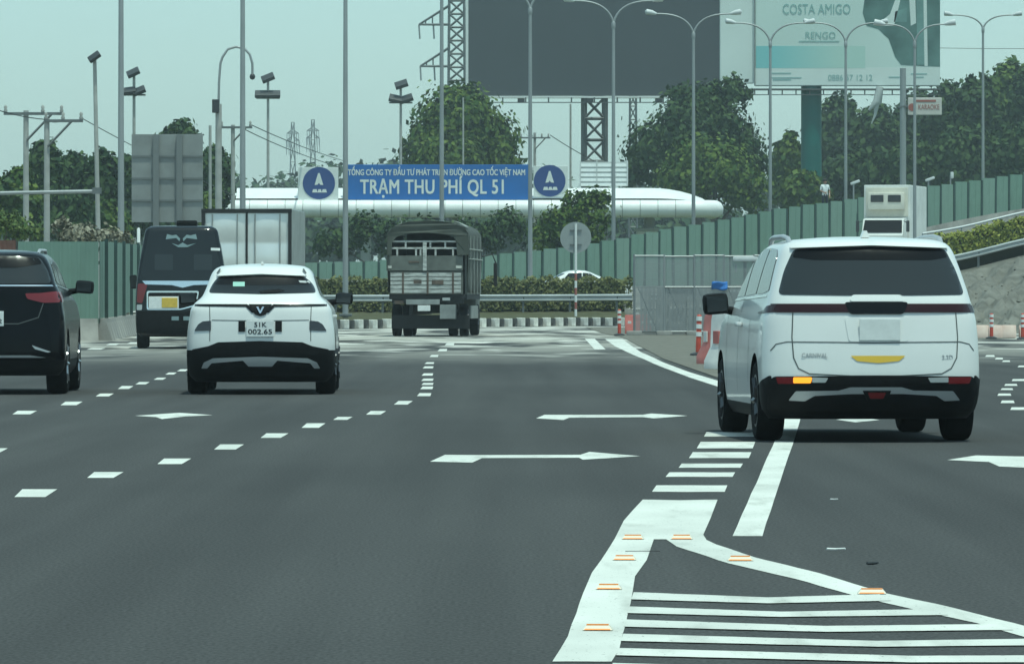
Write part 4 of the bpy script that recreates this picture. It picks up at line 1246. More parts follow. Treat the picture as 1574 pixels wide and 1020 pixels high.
# ------------------------------------------------------------------ vehicles
def loft_interp(levels):
    z = [l[0] for l in levels]
    return [pchip(z, [l[i] for l in levels]) for i in (1, 2, 3)]
class Car:
    """body described by plan outlines at successive heights: (z, half width, rear y, front y); rear at y=0, nose towards +y"""
    def __init__(s, levels, cr=0.45, cf=0.7, n=3.0, crown=0.03, name='car', label='', loc=(0, 0, 0), yaw=0.0, cat='car', group=None):
        s.w, s.yr, s.yf = loft_interp(levels)
        s.z0, s.z1 = levels[0][0], levels[-1][0]
        s.cr, s.cf, s.n, s.crown = cr, cf, n, crown
        s.t = empty(name, loc, yaw, label, cat, group)
    def rear(s, x, z):
        w = s.w(z); u = min(0.9995, abs(x) / w)
        return s.yr(z) + s.cr * (1 - (1 - u ** s.n) ** (1 / s.n))
    def side(s, y, z):
        w = s.w(z); a, b = s.yr(z), s.yf(z)
        cf = min(s.cf, (b - a) * .45)
        if y < a + s.cr:
            u = min(1, max(0, (a + s.cr - y) / s.cr)); return w * (1 - u ** s.n) ** (1 / s.n)
        if y > b - cf:
            u = min(1, max(0, (y - b + cf) / cf)); return w * (1 - u ** s.n) ** (1 / s.n)
        return w
    def loop(s, z):
        w, a, b = s.w(z), s.yr(z), s.yf(z)
        cf = min(s.cf, (b - a) * .45)
        e = 2 / s.n
        R = []
        K = 14
        for k in range(-K, K + 1):
            t = math.pi / 2 * k / K
            R.append((w * math.copysign(abs(math.sin(t)) ** e, t), a + s.cr * (1 - abs(math.cos(t)) ** e)))
        ns = 12
        for k in range(1, ns):
            R.append((w, a + s.cr + (b - cf - a - s.cr) * k / ns))
        for k in range(K, -K - 1, -1):
            t = math.pi / 2 * k / K
            R.append((w * math.copysign(abs(math.sin(t)) ** e, t), b - cf * (1 - abs(math.cos(t)) ** e)))
        for k in range(ns - 1, 0, -1):
            R.append((-w, a + s.cr + (b - cf - a - s.cr) * k / ns))
        return R
    def body(s, mat, wheels, R, nz=46, split=None, low='black_plastic'):
        zs = list(np.linspace(s.z0, s.z1, nz))
        if split: zs = sorted(set([z for z in zs if abs(z - split) > .012] + [split]))
        b = MB()
        loops = [[(x, y, z) for x, y in s.loop(z)] for z in zs]
        top = loops[-1]
        cx, cy = 0, (min(p[1] for p in top) + max(p[1] for p in top)) / 2
        for f in (.93, .8, .6, .35, .12):
            loops.append([(p[0] * f, cy + (p[1] - cy) * f, s.z1 + s.crown * (1 - f ** 2)) for p in top])
        m = len(top)
        b.add([p for L in loops for p in L], [(i * m + j, i * m + (j + 1) % m, (i + 1) * m + (j + 1) % m, (i + 1) * m + j) for i in range(len(loops) - 1) for j in range(m)]
              + [tuple(range(m)), tuple((len(loops) - 1) * m + j for j in range(m))])
        me = b.mesh('body', mat)
        tmp = bpy.data.objects.new('tmp_body', me); link(tmp)
        cut = []
        for (wy, hw, wr) in wheels:
            for sg in (-1, 1):
                c = MB().lathe([(wr + .07, 0), (wr + .07, .75)], (0, 0, 0), 'x', 28).mesh('cut', 'well_black')
                co = bpy.data.objects.new('tmp_cut', c); link(co)
                co.location = (hw - .30 if sg > 0 else -hw + .30 - .75, wy, wr)
                md = tmp.modifiers.new('cut', 'BOOLEAN'); md.operation = 'DIFFERENCE'; md.object = co; md.solver = 'EXACT'; md.material_mode = 'TRANSFER'
                cut.append(co)
        bpy.context.view_layer.update()
        new = bpy.data.meshes.new_from_object(tmp.evaluated_get(bpy.context.evaluated_depsgraph_get()))
        if len(new.polygons) < 200: new = me.copy()
        bpy.data.objects.remove(tmp)
        for c in cut: bpy.data.objects.remove(c)
        new.name = 'body'
        if split:
            bm = bmesh.new(); bm.from_mesh(new)
            lowm = bmesh.new(); lowm.from_mesh(new)
            for q, keep_low in ((bm, False), (lowm, True)):
                dele = [f for f in q.faces if (f.calc_center_median().z < split) != keep_low and f.calc_center_median().z != split]
                bmesh.ops.delete(q, geom=dele, context='FACES')
            lm = bpy.data.meshes.new('lower_body'); lowm.to_mesh(lm); lowm.free()
            bm.to_mesh(new); bm.free()
            for mt in new.materials: lm.materials.append(mt)
            lm.materials[0] = MATS[low]
            smooth_mesh(lm, 38); obj('lower_body', lm, s.t)
        smooth_mesh(new, 38)
        return obj('body', new, s.t)
    def _patch(s, name, poly, mat, fn, parent, off, skirt, sub=0.07):
        bm = bmesh.new()
        vs = [bm.verts.new((p[0], 0, p[1])) for p in poly]
        es = []
        for i in range(len(vs)):
            try: es.append(bm.edges.new((vs[i], vs[(i + 1) % len(vs)])))
            except ValueError: pass
        bmesh.ops.triangle_fill(bm, edges=es, use_beauty=True)
        for _ in range(5):
            long = [e for e in bm.edges if e.calc_length() > sub]
            if not long: break
            bmesh.ops.subdivide_edges(bm, edges=long, cuts=1)
            bmesh.ops.triangulate(bm, faces=bm.faces[:])
        if skirt > 0:
            bd = [e for e in bm.edges if len(e.link_faces) == 1]
            r = bmesh.ops.extrude_edge_only(bm, edges=bd)
            inner = {v for v in r['geom'] if isinstance(v, bmesh.types.BMVert)}
        else: inner = set()
        for v in bm.verts:
            v.co = fn(v.co.x, v.co.z, (-skirt if v in inner else off))
        bmesh.ops.recalc_face_normals(bm, faces=bm.faces[:])
        me = bpy.data.meshes.new(name); bm.to_mesh(me); bm.free()
        me.materials.append(MATS[mat]); smooth_mesh(me, 40)
        return obj(name, me, parent or s.t)
    def rp(s, name, poly, mat, off=0.006, skirt=0.02, parent=None, r=0.0):
        if r: poly = rpoly(poly, r)
        return s._patch(name, poly, mat, lambda x, z, o: Vector((x, s.rear(x, z) - o, z)), parent, off, skirt)
    def sp(s, name, poly, mat, sg, off=0.006, skirt=0.02, parent=None, r=0.0):
        if r: poly = rpoly(poly, r)
        return s._patch(name, poly, mat, lambda y, z, o: Vector((sg * (s.side(y, z) + o), y, z)), parent, off, skirt, 0.12)
    def rline(s, name, pts, w, mat='panel_gap', off=0.0025, parent=None):
        """thin strip along a polyline on the rear face"""
        L, Rr = [], []
        for i, p in enumerate(pts):
            a, c = Vector(pts[max(0, i - 1)]), Vector(pts[min(len(pts) - 1, i + 1)])
            d = (c - a).normalized(); nrm = Vector((-d.y, d.x)) * w / 2
            L.append((p[0] + nrm.x, p[1] + nrm.y)); Rr.append((p[0] - nrm.x, p[1] - nrm.y))
        return s.rp(name, L + Rr[::-1], mat, off, 0, parent)
    def sline(s, name, pts, w, sg, mat='panel_gap', off=0.0025):
        L, Rr = [], []
        for i, p in enumerate(pts):
            a, c = Vector(pts[max(0, i - 1)]), Vector(pts[min(len(pts) - 1, i + 1)])
            d = (c - a).normalized(); nrm = Vector((-d.y, d.x)) * w / 2
            L.append((p[0] + nrm.x, p[1] + nrm.y)); Rr.append((p[0] - nrm.x, p[1] - nrm.y))
        return s.sp(name, L + Rr[::-1], mat, sg, off, 0)
    def wheels(s, ws, rim='rim', tw=.235):
        for (wy, hw, wr) in ws: 
            for sg in (-1, 1): wheel(s.t, sg, sg * (hw - tw / 2), wy, wr, tw, rim)
    def mirror(s, sg, x, y, z, w=.22, h=.17, mat='black_plastic', glass='car_glass'):
        b = MB(); b.bbox((0, 0, 0), (w, .14, h), .05)
        me = b.mesh('mirror', mat, 50)
        o = obj('mirror', me, s.t, (sg * x, y, z)); o.rotation_euler = (0, sg * .08, sg * -.12)
        MB().bbox((0, -.068, 0), (w * .82, .01, h * .76), .004).build('mirror_glass', 'tinted_glass', o)
        MB().tube([(-sg * (w / 2 - .03), .02, -h * .3), (-sg * (w / 2 + .14), .05, -h * .55)], [.035, .045], 8).build('stalk', mat, o, 60)
    def plate(s, x, z, w, h, lines, mat='plate_white', y=None, ink='plate_ink'):
        yy = (s.rear(x, z) if y is None else y) - .022
        o = MB().bbox((x, yy, z), (w, .012, h), .005).build('licence_plate', mat, s.t)
        n = len(lines)
        for i, tx in enumerate(lines):
            zz = z + h * (0.23 if i == 0 else -0.2) if n == 2 else z
            text('plate_lettering', tx, h * (.42 if n == 2 else .75), ink, (x, yy - .0075, zz), o, bold=.0025, depth=.001, width=w * (.44 if (n == 2 and i == 0) else .86))
        return o
def wheel(parent, sg, x, y, r, tw, rim='rim', dual=False):
    t = empty('wheel', (x, y, r)); t.parent = parent
    h = tw / 2
    MB().lathe([(r * .62, -h * .9), (r * .9, -h), (r * .97, -h * .86), (r, -h * .6), (r, h * .6), (r * .97, h * .86), (r * .9, h), (r * .62, h * .9)], (0, 0, 0), 'x', 36).build('tyre', 'tyre', t, 40)
    b = MB(); b.lathe([(r * .64, -h * .8), (r * .66, h * .92), (r * .60, h * .93), (r * .56, h * .55), (r * .2, h * .6)] if sg > 0 else [(r * .64, h * .8), (r * .66, -h * .92), (r * .60, -h * .93), (r * .56, -h * .55), (r * .2, -h * .6)], (0, 0, 0), 'x', 28)
    for k in range(5):
        a = 2 * math.pi * k / 5
        b.bar((sg * h * .75, .05 * math.cos(a), .05 * math.sin(a)), (sg * h * .85, r * .6 * math.cos(a), r * .6 * math.sin(a)), .05)
    b.build('rim', rim, t, 40)
    return t

# ================================================================== white minivan, right foreground
sx = 1 / 175.0
yb = 677.0
def mv(px, py): return ((px - 1338) * sx * .985, (yb - py) * sx)
d0 = F * CAMH / (yb - HY)
c = Car([(.20, .86, .22, 4.75), (.28, .91, .10, 4.98), (.40, .93, .03, 5.06), (.56, .94, .0, 5.10), (.70, .938, .01, 5.08), (.90, .93, .035, 5.0), (1.06, .915, .06, 4.7), (1.14, .893, .075, 4.15), (1.24, .868, .11, 3.95), (1.40, .825, .185, 3.65), (1.56, .775, .26, 3.25), (1.66, .735, .31, 2.85), (1.71, .69, .37, 2.55), (1.735, .62, .46, 2.35)],
        cr=.42, cf=.9, n=2.75, crown=.035, name='minivan', label='large white minivan with its left amber blinker lit, on the right', loc=((1329 - CX) * sx, d0 - .8, 0), yaw=math.radians(3.4), cat='minivan')
WS = [(.98, .938, .345), (4.07, .938, .345)]
c.body('white_paint', WS, .345, 54, .31)
c.wheels(WS, 'rim_dark')
# rear window and its dark top band
c.rp('rear_window', rpoly([mv(1222, 387), mv(1338, 383.5), mv(1454, 387), mv(1470, 420), mv(1481, 456), mv(1338, 457.5), mv(1195, 456), mv(1206, 420)], .05, 5), 'tinted_glass')
c.rp('glass_band', rpoly([mv(1224, 389), mv(1338, 386), mv(1452, 389), mv(1457, 400), mv(1430, 404), mv(1250, 404), mv(1219, 400)], .02), 'glass_band', .009)
c.rp('spoiler', rpoly([mv(1215, 386), mv(1240, 377), mv(1338, 375), mv(1436, 377), mv(1461, 386), mv(1338, 382)], .02), 'white_paint', .05, .03)
# full-width light bar
c.rp('light_bar', [(-.862, 1.186), (.862, 1.186), (.87, 1.112), (-.87, 1.112)], 'dark_red_lens', .012)
c.rp('light_bar_centre', rpoly([mv(1292, 467), mv(1390, 467), mv(1382, 485), mv(1300, 485)], .03), 'glass_band', .016)
c.rp('garnish', rpoly([mv(1304, 456), mv(1380, 456), mv(1384, 466), mv(1300, 466)], .03), 'white_paint', .020, .02)
for sg in (-1, 1):
    c.sp('light_bar_side', [(.27, 1.182), (.42, 1.165), (.55, 1.13), (.95, 1.112), (.95, 1.10), (.55, 1.105), (.27, 1.112)], 'dark_red_lens', sg, .008)
# tailgate lines
c.rline('panel_line', [mv(1215, 483), mv(1213, 520), mv(1215, 550), mv(1222, 566), mv(1238, 574), mv(1300, 577), mv(1376, 577), mv(1440, 574), mv(1455, 566), mv(1464, 550), mv(1466, 520), mv(1464, 483)], .010)
c.rline('crease', [mv(1182, 540), mv(1190, 530), mv(1205, 526.5), mv(1280, 527), mv(1338, 528), mv(1400, 527), mv(1470, 526.5), mv(1485, 530), mv(1493, 540)], .009, 'panel_gap')
c.plate(mv(1345, 0)[0], mv(0, 508)[1], .35, .19, [])
c.rp('plate_surround', rpoly([mv(1292, 489), mv(1392, 489), mv(1388, 526), mv(1298, 526)], .03), 'white_paint', .005, .02)
c.rp('yellow_sticker', rpoly([mv(1300, 547), mv(1384, 547), mv(1374, 555), mv(1342, 558), mv(1310, 555)], .012), 'sticker_yellow', .005, .0)
text('badge_lettering', 'CARNIVAL', .055, 'satin_silver', (mv(1246, 0)[0], c.rear(mv(1246, 0)[0], .74) - .002, mv(0, 547)[1]), c.t, bold=.001, depth=.001, width=.22).rotation_euler = (math.radians(90), 0, math.atan((c.rear(-.45, .74) - c.rear(-.6, .74)) / .15))
text('badge_lettering', '2.2D', .055, 'satin_silver', (mv(1449, 0)[0], c.rear(mv(1449, 0)[0], .74) - .002, mv(0, 550)[1]), c.t, bold=.001, depth=.001, width=.10).rotation_euler = (math.radians(90), 0, math.atan((c.rear(.68, .74) - c.rear(.56, .74)) / .12))
# bumper lamps, skid plate, tow fog
c.rp('rear_bumper', rpoly([(-.86, .565), (0, .575), (.86, .565), (.90, .50), (.89, .27), (-.89, .27), (-.90, .50)], .03), 'black_plastic', .010)
for sg in (-1, 1): c.sp('bumper_side', rpoly([(.19, .575), (.33, .53), (.50, .50), (.56, .44), (.56, .27), (.19, .27)], .02), 'black_plastic', sg, .008)
c.rp('bumper_lamp', rpoly([mv(1189, 579), mv(1216, 579), mv(1216, 589), mv(1192, 589)], .008), 'red_lens', .016)
c.rp('blinker', rpoly([mv(1214, 579), mv(1242, 579), mv(1240, 588), mv(1214, 588)], .012), 'amber_lit', .020)
c.rp('bumper_lamp', rpoly([mv(1242, 579), mv(1266, 580), mv(1262, 587), mv(1242, 587)], .008), 'clear_lens', .016)
c.rp('bumper_lamp', rpoly([mv(1418, 580), mv(1450, 579), mv(1450, 587), mv(1422, 587)], .008), 'clear_lens', .016)
c.rp('bumper_lamp', rpoly([mv(1450, 579), mv(1488, 579), mv(1484, 589), mv(1450, 589)], .008), 'red_lens', .016)
c.rp('skid_plate', rpoly([mv(1218, 600), mv(1282, 599), mv(1300, 594), mv(1378, 594), mv(1396, 599), mv(1458, 600), mv(1470, 614), mv(1445, 615), mv(1432, 607), mv(1380, 604), mv(1300, 604), mv(1246, 607), mv(1232, 615), mv(1208, 614)], .012), 'satin_silver', .014)
c.rp('tow_cover', rpoly([mv(1318, 599), mv(1362, 599), mv(1356, 613), mv(1326, 613)], .01), 'black_plastic', .022)
c.rp('fog_lamp', rpoly([mv(1326, 602), mv(1354, 602), mv(1350, 611), mv(1330, 611)], .008), 'red_lens', .028)
# sides
for sg in (-1, 1):
    c.sp('side_window', rpoly([(.55, 1.30), (.72, 1.60), (.95, 1.655), (1.50, 1.67), (1.50, 1.27), (.95, 1.275)], .04), 'tinted_glass', sg)
    c.sp('side_window', rpoly([(1.56, 1.27), (1.56, 1.67), (2.45, 1.665), (2.45, 1.25)], .03), 'car_glass', sg)
    c.sp('side_window', rpoly([(2.52, 1.25), (2.52, 1.66), (2.78, 1.63), (3.45, 1.24)], .03), 'car_glass', sg)
    c.sline('panel_line', [(1.53, 1.05), (1.52, .5)], .012, sg); c.sline('panel_line', [(2.48, 1.22), (2.50, .40)], .012, sg); c.sline('panel_line', [(3.55, 1.18), (3.52, .40)], .012, sg)
    c.sp('chrome_strip', [(.62, 1.262), (3.40, 1.222), (3.40, 1.205), (.62, 1.245)], 'chrome', sg, .008)
    c.mirror(sg, 1.06, 3.28, 1.18, .23, .19)
    h = MB(); h.bbox((sg * .95, 2.30, 1.0), (.05, .22, .04), .015); h.build('door_handle', 'white_paint', c.t, 50)
    pts = [(sg * .655, .72, 1.70), (sg * .66, .86, 1.748), (sg * .66, 1.2, 1.765), (sg * .66, 2.0, 1.765), (sg * .65, 2.3, 1.75), (sg * .64, 2.45, 1.70)]
    MB().tube(pts, .024, 8).build('roof_rail', 'satin_silver', c.t, 60)
MB().prism([(-.035, 0), (.035, 0), (.012, .06), (-.012, .06)], .72, .86).build('roof_fin', 'white_paint', c.t).location = (0, 0, 1.755)
MB().box((0, 2.4, .26), (1.5, 4.0, .10)).build('underbody', 'well_black', c.t)
MB().tube([(-.9, .985, .345), (.9, .985, .345)], .05, 8).build('axle', 'well_black', c.t)

# ================================================================== white crossover, left of centre
sx = 1 / 120.0
yb = 605.0
def vf(px, py): return ((px - 404) * sx, (yb - py) * sx)
d0 = F * CAMH / (yb - HY)
c = Car([(.16, .84, .20, 4.4), (.26, .92, .09, 4.6), (.42, .945, .02, 4.7), (.60, .945, .0, 4.72), (.80, .935, .01, 4.68), (.98, .91, .03, 4.55), (1.08, .895, .05, 4.0), (1.16, .845, .09, 3.55), (1.24, .76, .20, 3.35), (1.34, .715, .36, 3.15), (1.46, .675, .50, 2.9), (1.54, .645, .58, 2.7), (1.60, .60, .66, 2.5), (1.635, .53, .76, 2.3)],
        cr=.40, cf=.9, n=2.9, crown=.035, name='crossover_car', label='white crossover car with a thin full-width light line, left of centre', loc=((404 - CX) * sx, d0 - .8, 0), yaw=math.radians(.9), cat='car')
WS = [(.88, .945, .37), (3.83, .945, .37)]
c.body('white_paint', WS, .37, 54, .565)
c.wheels(WS, 'rim_dark', .255)
c.rp('rear_window', rpoly([vf(338, 425), vf(404, 423), vf(470, 425), vf(483, 436), vf(489, 450), vf(404, 452), vf(323, 450), vf(329, 436)], .05), 'car_glass')
c.rp('glass_band', rpoly([vf(341, 426.5), vf(404, 424.5), vf(467, 426.5), vf(480, 437), vf(404, 438), vf(331, 437)], .03), 'glass_band', .009)
c.rp('glass_sticker', [vf(361, 433), vf(379, 433), vf(379, 440), vf(361, 440)], 'sticker_green', .012, 0)
c.rp('glass_sticker', [vf(461, 431), vf(477, 431.5), vf(479, 435), vf(463, 434)], 'plate_grey', .012, 0)
c.rp('wiper', rpoly([vf(402, 447), vf(430, 444), vf(440, 446), vf(430, 449), vf(404, 450)], .01), 'black_plastic', .02)
c.rp('spoiler', rpoly([vf(334, 424), vf(345, 416), vf(404, 414), vf(463, 416), vf(474, 424), vf(404, 421)], .02), 'white_paint', .05, .03)
for s_ in (-1, 1): c.rline('panel_line', [(s_ * .53, 1.60), (s_ * .57, 1.54)], .02, 'panel_gap', .055)
c.rp('light_line', [vf(303, 467), vf(384, 467), vf(392, 474), vf(416, 474), vf(424, 467), vf(505, 467), vf(505, 470), vf(426, 471), vf(417, 480), vf(391, 480), vf(382, 471), vf(303, 470)], 'glass_band', .010)
c.rp('emblem_base', rpoly([vf(386, 467), vf(422, 467), vf(412, 483), vf(404, 485.5), vf(396, 483)], .01), 'black_plastic', .014)
c.rp('emblem', [vf(398, 471), vf(401, 471), vf(404, 477.5), vf(407, 471), vf(410, 471), vf(404.8, 481), vf(403.2, 481)], 'chrome', .026)
for s_ in (-1, 1):
    c.rline('panel_line', [(s_ * .645, 1.12), (s_ * .64, .96), (s_ * .64, .68)], .010)
    q = [vf(404 + s_ * 101, 508), vf(404 + s_ * 95, 498), vf(404 + s_ * 88, 493.5), vf(404 + s_ * 75, 492), vf(404 + s_ * 75, 507)]
    c.rp('tail_lamp', rpoly(q if s_ < 0 else q[::-1], .015), 'smoke_lens', .010)
    c.rp('plate_lamp_panel', [vf(404 + s_ * 23, 493), vf(404 + s_ * 33, 493), vf(404 + s_ * 33, 509), vf(404 + s_ * 23, 509)], 'black_plastic', .010)
    c.sp('side_window', rpoly([(.95, 1.30), (1.05, 1.50), (1.60, 1.55), (1.60, 1.24), (1.2, 1.25)], .04), 'car_glass', s_)
    c.sp('side_window', rpoly([(1.66, 1.23), (1.66, 1.55), (2.45, 1.52), (3.05, 1.20)], .03), 'car_glass', s_)
    c.sline('panel_line', [(1.63, 1.2), (1.60, .45)], .012, s_); c.sline('panel_line', [(2.75, 1.18), (2.72, .40)], .012, s_)
    c.mirror(s_, 1.03, 2.75, 1.22, .23, .15)
    h = MB(); h.bbox((s_ * .925, 1.80, .99), (.05, .22, .04), .015); h.build('door_handle', 'white_paint', c.t, 50)
c.rline('crease', [vf(330, 491.5), vf(404, 492.5), vf(478, 491.5)], .010)
c.plate(0, (yb - 504.5) * sx, .35, .205, ['51K', '002.65'])
c.rp('bumper_skin', rpoly([vf(300, 536), vf(325, 531), vf(340, 525), vf(404, 523), vf(468, 525), vf(483, 531), vf(508, 536), vf(508, 545), vf(300, 545)], .01), 'black_plastic', .010)
c.rp('diffuser', rpoly([vf(314, 565), vf(318, 556), vf(332, 549.5), vf(404, 547), vf(476, 549.5), vf(490, 556), vf(495, 565), vf(486, 565), vf(480, 557), vf(430, 553), vf(422, 562), vf(386, 562), vf(378, 553), vf(330, 557), vf(323, 565)], .01), 'satin_silver', .014)
MB().prism([(-.02, 0), (.02, 0), (.008, .035), (-.008, .035)], 1.0, 1.14).build('roof_fin', 'white_paint', c.t).location = (0, 0, 1.66)
MB().box((0, 2.3, .24), (1.5, 3.6, .10)).build('underbody', 'well_black', c.t)

# ================================================================== black SUV at the left edge
def fo(px, py): return ((px + 6) * sx, (yb - py) * sx)
c = Car([(.24, .84, .22, 4.4), (.34, .91, .08, 4.6), (.52, .93, .0, 4.72), (.72, .93, .01, 4.74), (.92, .925, .04, 4.72), (1.10, .90, .07, 4.6), (1.20, .885, .08, 4.1), (1.30, .85, .10, 3.5), (1.40, .80, .14, 3.30), (1.55, .755, .215, 3.05), (1.68, .705, .28, 2.8), (1.77, .64, .34, 2.6), (1.815, .55, .50, 2.4)],
        cr=.38, cf=.9, n=3.0, crown=.035, name='suv', label='black SUV cut off by the left edge of the picture', loc=((-6 - CX) * sx, d0 - .8, 0), yaw=math.radians(1.2), cat='SUV')
WS = [(.95, .93, .385), (3.70, .93, .385)]
c.body('black_paint', WS, .385, 54, .44)
c.wheels(WS, 'rim', .265)
c.rp('rear_window', rpoly([(-.60, 1.745), (0, 1.775), (.60, 1.745), (.70, 1.58), (.755, 1.415), (0, 1.405), (-.755, 1.415), (-.70, 1.58)], .05), 'tinted_glass')
c.rp('glass_band', rpoly([(-.58, 1.74), (0, 1.77), (.58, 1.74), (.63, 1.66), (.3, 1.61), (-.3, 1.61), (-.63, 1.66)], .03), 'glass_band', .009)
c.rp('chrome_strip', [(-.80, 1.395), (.80, 1.395), (.82, 1.375), (-.82, 1.375)], 'chrome', .012)
for s_ in (-1, 1):
    q = [(s_ * .43, 1.285), (s_ * .62, 1.29), (s_ * .84, 1.315), (s_ * .875, 1.24), (s_ * .86, 1.17), (s_ * .66, 1.165), (s_ * .46, 1.215)]
    c.rp('tail_lamp', rpoly(q, .02), 'red_lens', .012)
    c.sp('tail_lamp_side', rpoly([(.33, 1.30), (.70, 1.31), (.55, 1.18), (.33, 1.17)], .02), 'red_lens', s_, .010)
    c.rp('reflector', rpoly([(s_ * .52, .63), (s_ * .60, .60), (s_ * .76, .545), (s_ * .72, .535), (s_ * .56, .58)], .01), 'satin_silver', .010)
    c.sp('side_window', rpoly([(.72, 1.43), (.85, 1.66), (1.45, 1.70), (1.45, 1.38)], .04), 'tinted_glass', s_)
    c.sp('side_window', rpoly([(1.5, 1.38), (1.5, 1.70), (2.3, 1.69), (2.3, 1.36)], .03), 'car_glass', s_)
    c.sp('side_window', rpoly([(2.36, 1.36), (2.36, 1.69), (2.6, 1.66), (3.1, 1.34)], .03), 'car_glass', s_)
    c.sp('chrome_strip', [(.7, 1.395), (3.1, 1.33), (3.1, 1.31), (.7, 1.375)], 'chrome', s_, .010)
    c.mirror(s_, 1.04, 2.95, 1.37, .24, .17)
    MB().tube([(s_ * .56, .7, 1.79), (s_ * .57, .85, 1.835), (s_ * .57, 2.1, 1.84), (s_ * .56, 2.3, 1.80)], .022, 8).build('roof_rail', 'satin_silver', c.t, 60)
c.plate(0, .965, .33, .19, ['60A', '872.72'])
c.rline('panel_line', [(-.66, 1.16), (-.60, .98), (-.35, .90), (.35, .90), (.60, .98), (.66, 1.16)], .012, 'panel_gap')
c.rp('bumper_trim', [(-.5, .50), (.5, .50), (.7, .47), (-.7, .47)], 'satin_silver', .010)
b = MB(); b.lathe([(.075, -.012), (.075, .012)], (0, c.rear(0, 1.23) - .012, 1.23), 'y', 24); b.build('emblem', 'chrome', c.t, 40)
MB().box((0, 2.3, .32), (1.5, 3.6, .14)).build('underbody', 'well_black', c.t)

# ================================================================== dark van behind the crossover
yb = 535.5
d0 = F * CAMH / (yb - HY)
sx = d0 / F
def vn(px, py): return ((px - 281) * sx, (yb - py) * sx)
c = Car([(.30, .97, .10, 5.7), (.42, 1.07, .02, 5.9), (.70, 1.09, .0, 5.98), (1.10, 1.09, .02, 5.9), (1.40, 1.08, .03, 5.5), (1.62, 1.06, .05, 5.1), (2.1, .99, .10, 4.6), (2.6, .90, .16, 4.2), (2.80, .86, .20, 3.9), (2.88, .80, .26, 3.7), (2.915, .72, .34, 3.6)],
        cr=.16, cf=1.0, n=3.6, crown=.03, name='limousine_van', label='tall dark passenger van with a wide tinted rear window at the left', loc=((281 - CX) * sx, d0 - .6, 0), yaw=math.radians(2.6), cat='van')
WS = [(1.15, 1.07, .36), (4.6, 1.07, .36)]
c.body('van_paint', WS, .36, 50)
c.wheels(WS, 'rim', .24)
c.rp('rear_window', rpoly([vn(232, 352), vn(330, 352), vn(337, 392), vn(345, 431), vn(216, 431), vn(224, 392)], .08), 'car_glass')
for a in (240, 300): c.rp('curtain', rpoly([vn(a, 391), vn(a + 28, 391), vn(a + 28, 415), vn(a, 415)], .03), 'tinted_glass', .010, 0)
c.rp('chrome_strip', rpoly([vn(221, 431.5), vn(341, 431.5), vn(336, 437), vn(300, 438), vn(283, 442), vn(266, 438), vn(226, 437)], .01), 'chrome', .018)
for s_ in (-1, 1):
    c.rp('tail_lamp', rpoly([(s_ * .80, 1.55), (s_ * 1.035, 1.55), (s_ * 1.06, 1.10), (s_ * .93, 1.08)], .04), 'red_lens', .012)
    c.rp('reverse_lamp', rpoly([(s_ * .93, 1.05), (s_ * 1.06, 1.05), (s_ * 1.06, .92), (s_ * .94, .92)], .02), 'clear_lens', .012)
    wpoly = [vn(281 + s_ * 14, 362), vn(281 + s_ * 22, 360), vn(281 + s_ * 24, 368), vn(281 + s_ * 8, 366), vn(281 + s_ * 3, 371), vn(281 + s_ * 2, 367), vn(281 + s_ * 8, 361)]
    c.rp('decal', wpoly if s_ < 0 else wpoly[::-1], 'decal_grey', .012, 0)
    c.sp('side_window', rpoly([(.5, 1.70), (.55, 2.5), (2.2, 2.5), (2.2, 1.68)], .08), 'car_glass', s_)
    c.sp('side_window', rpoly([(2.3, 1.68), (2.3, 2.5), (3.7, 2.45), (4.3, 1.66)], .08), 'car_glass', s_)
    c.mirror(s_, 1.22, 4.5, 1.60, .18, .34)
c.rp('decal', rpoly([vn(266, 374), vn(276, 377), vn(283, 373), vn(290, 377), vn(303, 374), vn(290, 380), vn(276, 380)], .01), 'decal_grey', .012, 0)
c.rp('glass_sticker', [vn(326, 381), vn(340, 381.5), vn(340, 385.5), vn(326, 385)], 'plate_white', .012, 0)
c.rp('plate_frame', rpoly([vn(228, 447), vn(308, 447), vn(304, 470), vn(280, 476), vn(228, 476)], .05), 'chrome', .010)
c.rp('plate_recess', rpoly([vn(230, 449.5), vn(306, 449.5), vn(302, 468), vn(280, 474), vn(230, 474)], .05), 'black_plastic', .016)
pl = MB().bbox((vn(254, 0)[0], c.rear(-.4, 1.1) - .035, vn(0, 465)[1]), (46 * sx, .02, 19 * sx), .01).build('licence_plate', 'plate_white', c.t)
MB().bbox((vn(263, 0)[0], c.rear(-.4, 1.1) - .05, vn(0, 465)[1]), (24 * sx, .02, 15 * sx), .01).build('plate_face', 'plate_yellow', pl)
c.rp('step_bumper', rpoly([vn(213, 478), vn(349, 478), vn(350, 512), vn(212, 512)], .03), 'black_plastic', .02, .03)
for a in (266, 284): c.rp('reflector', [vn(a, 486), vn(a + 11, 486), vn(a + 11, 492), vn(a, 492)], 'decal_grey', .028)
MB().bbox((.12, 1.2, 2.99), (.50, .9, .14), .05).build('roof_unit', 'black_plastic', c.t, 50)
MB().box((0, 2.6, .34), (1.7, 4.4, .12)).build('underbody', 'well_black', c.t)

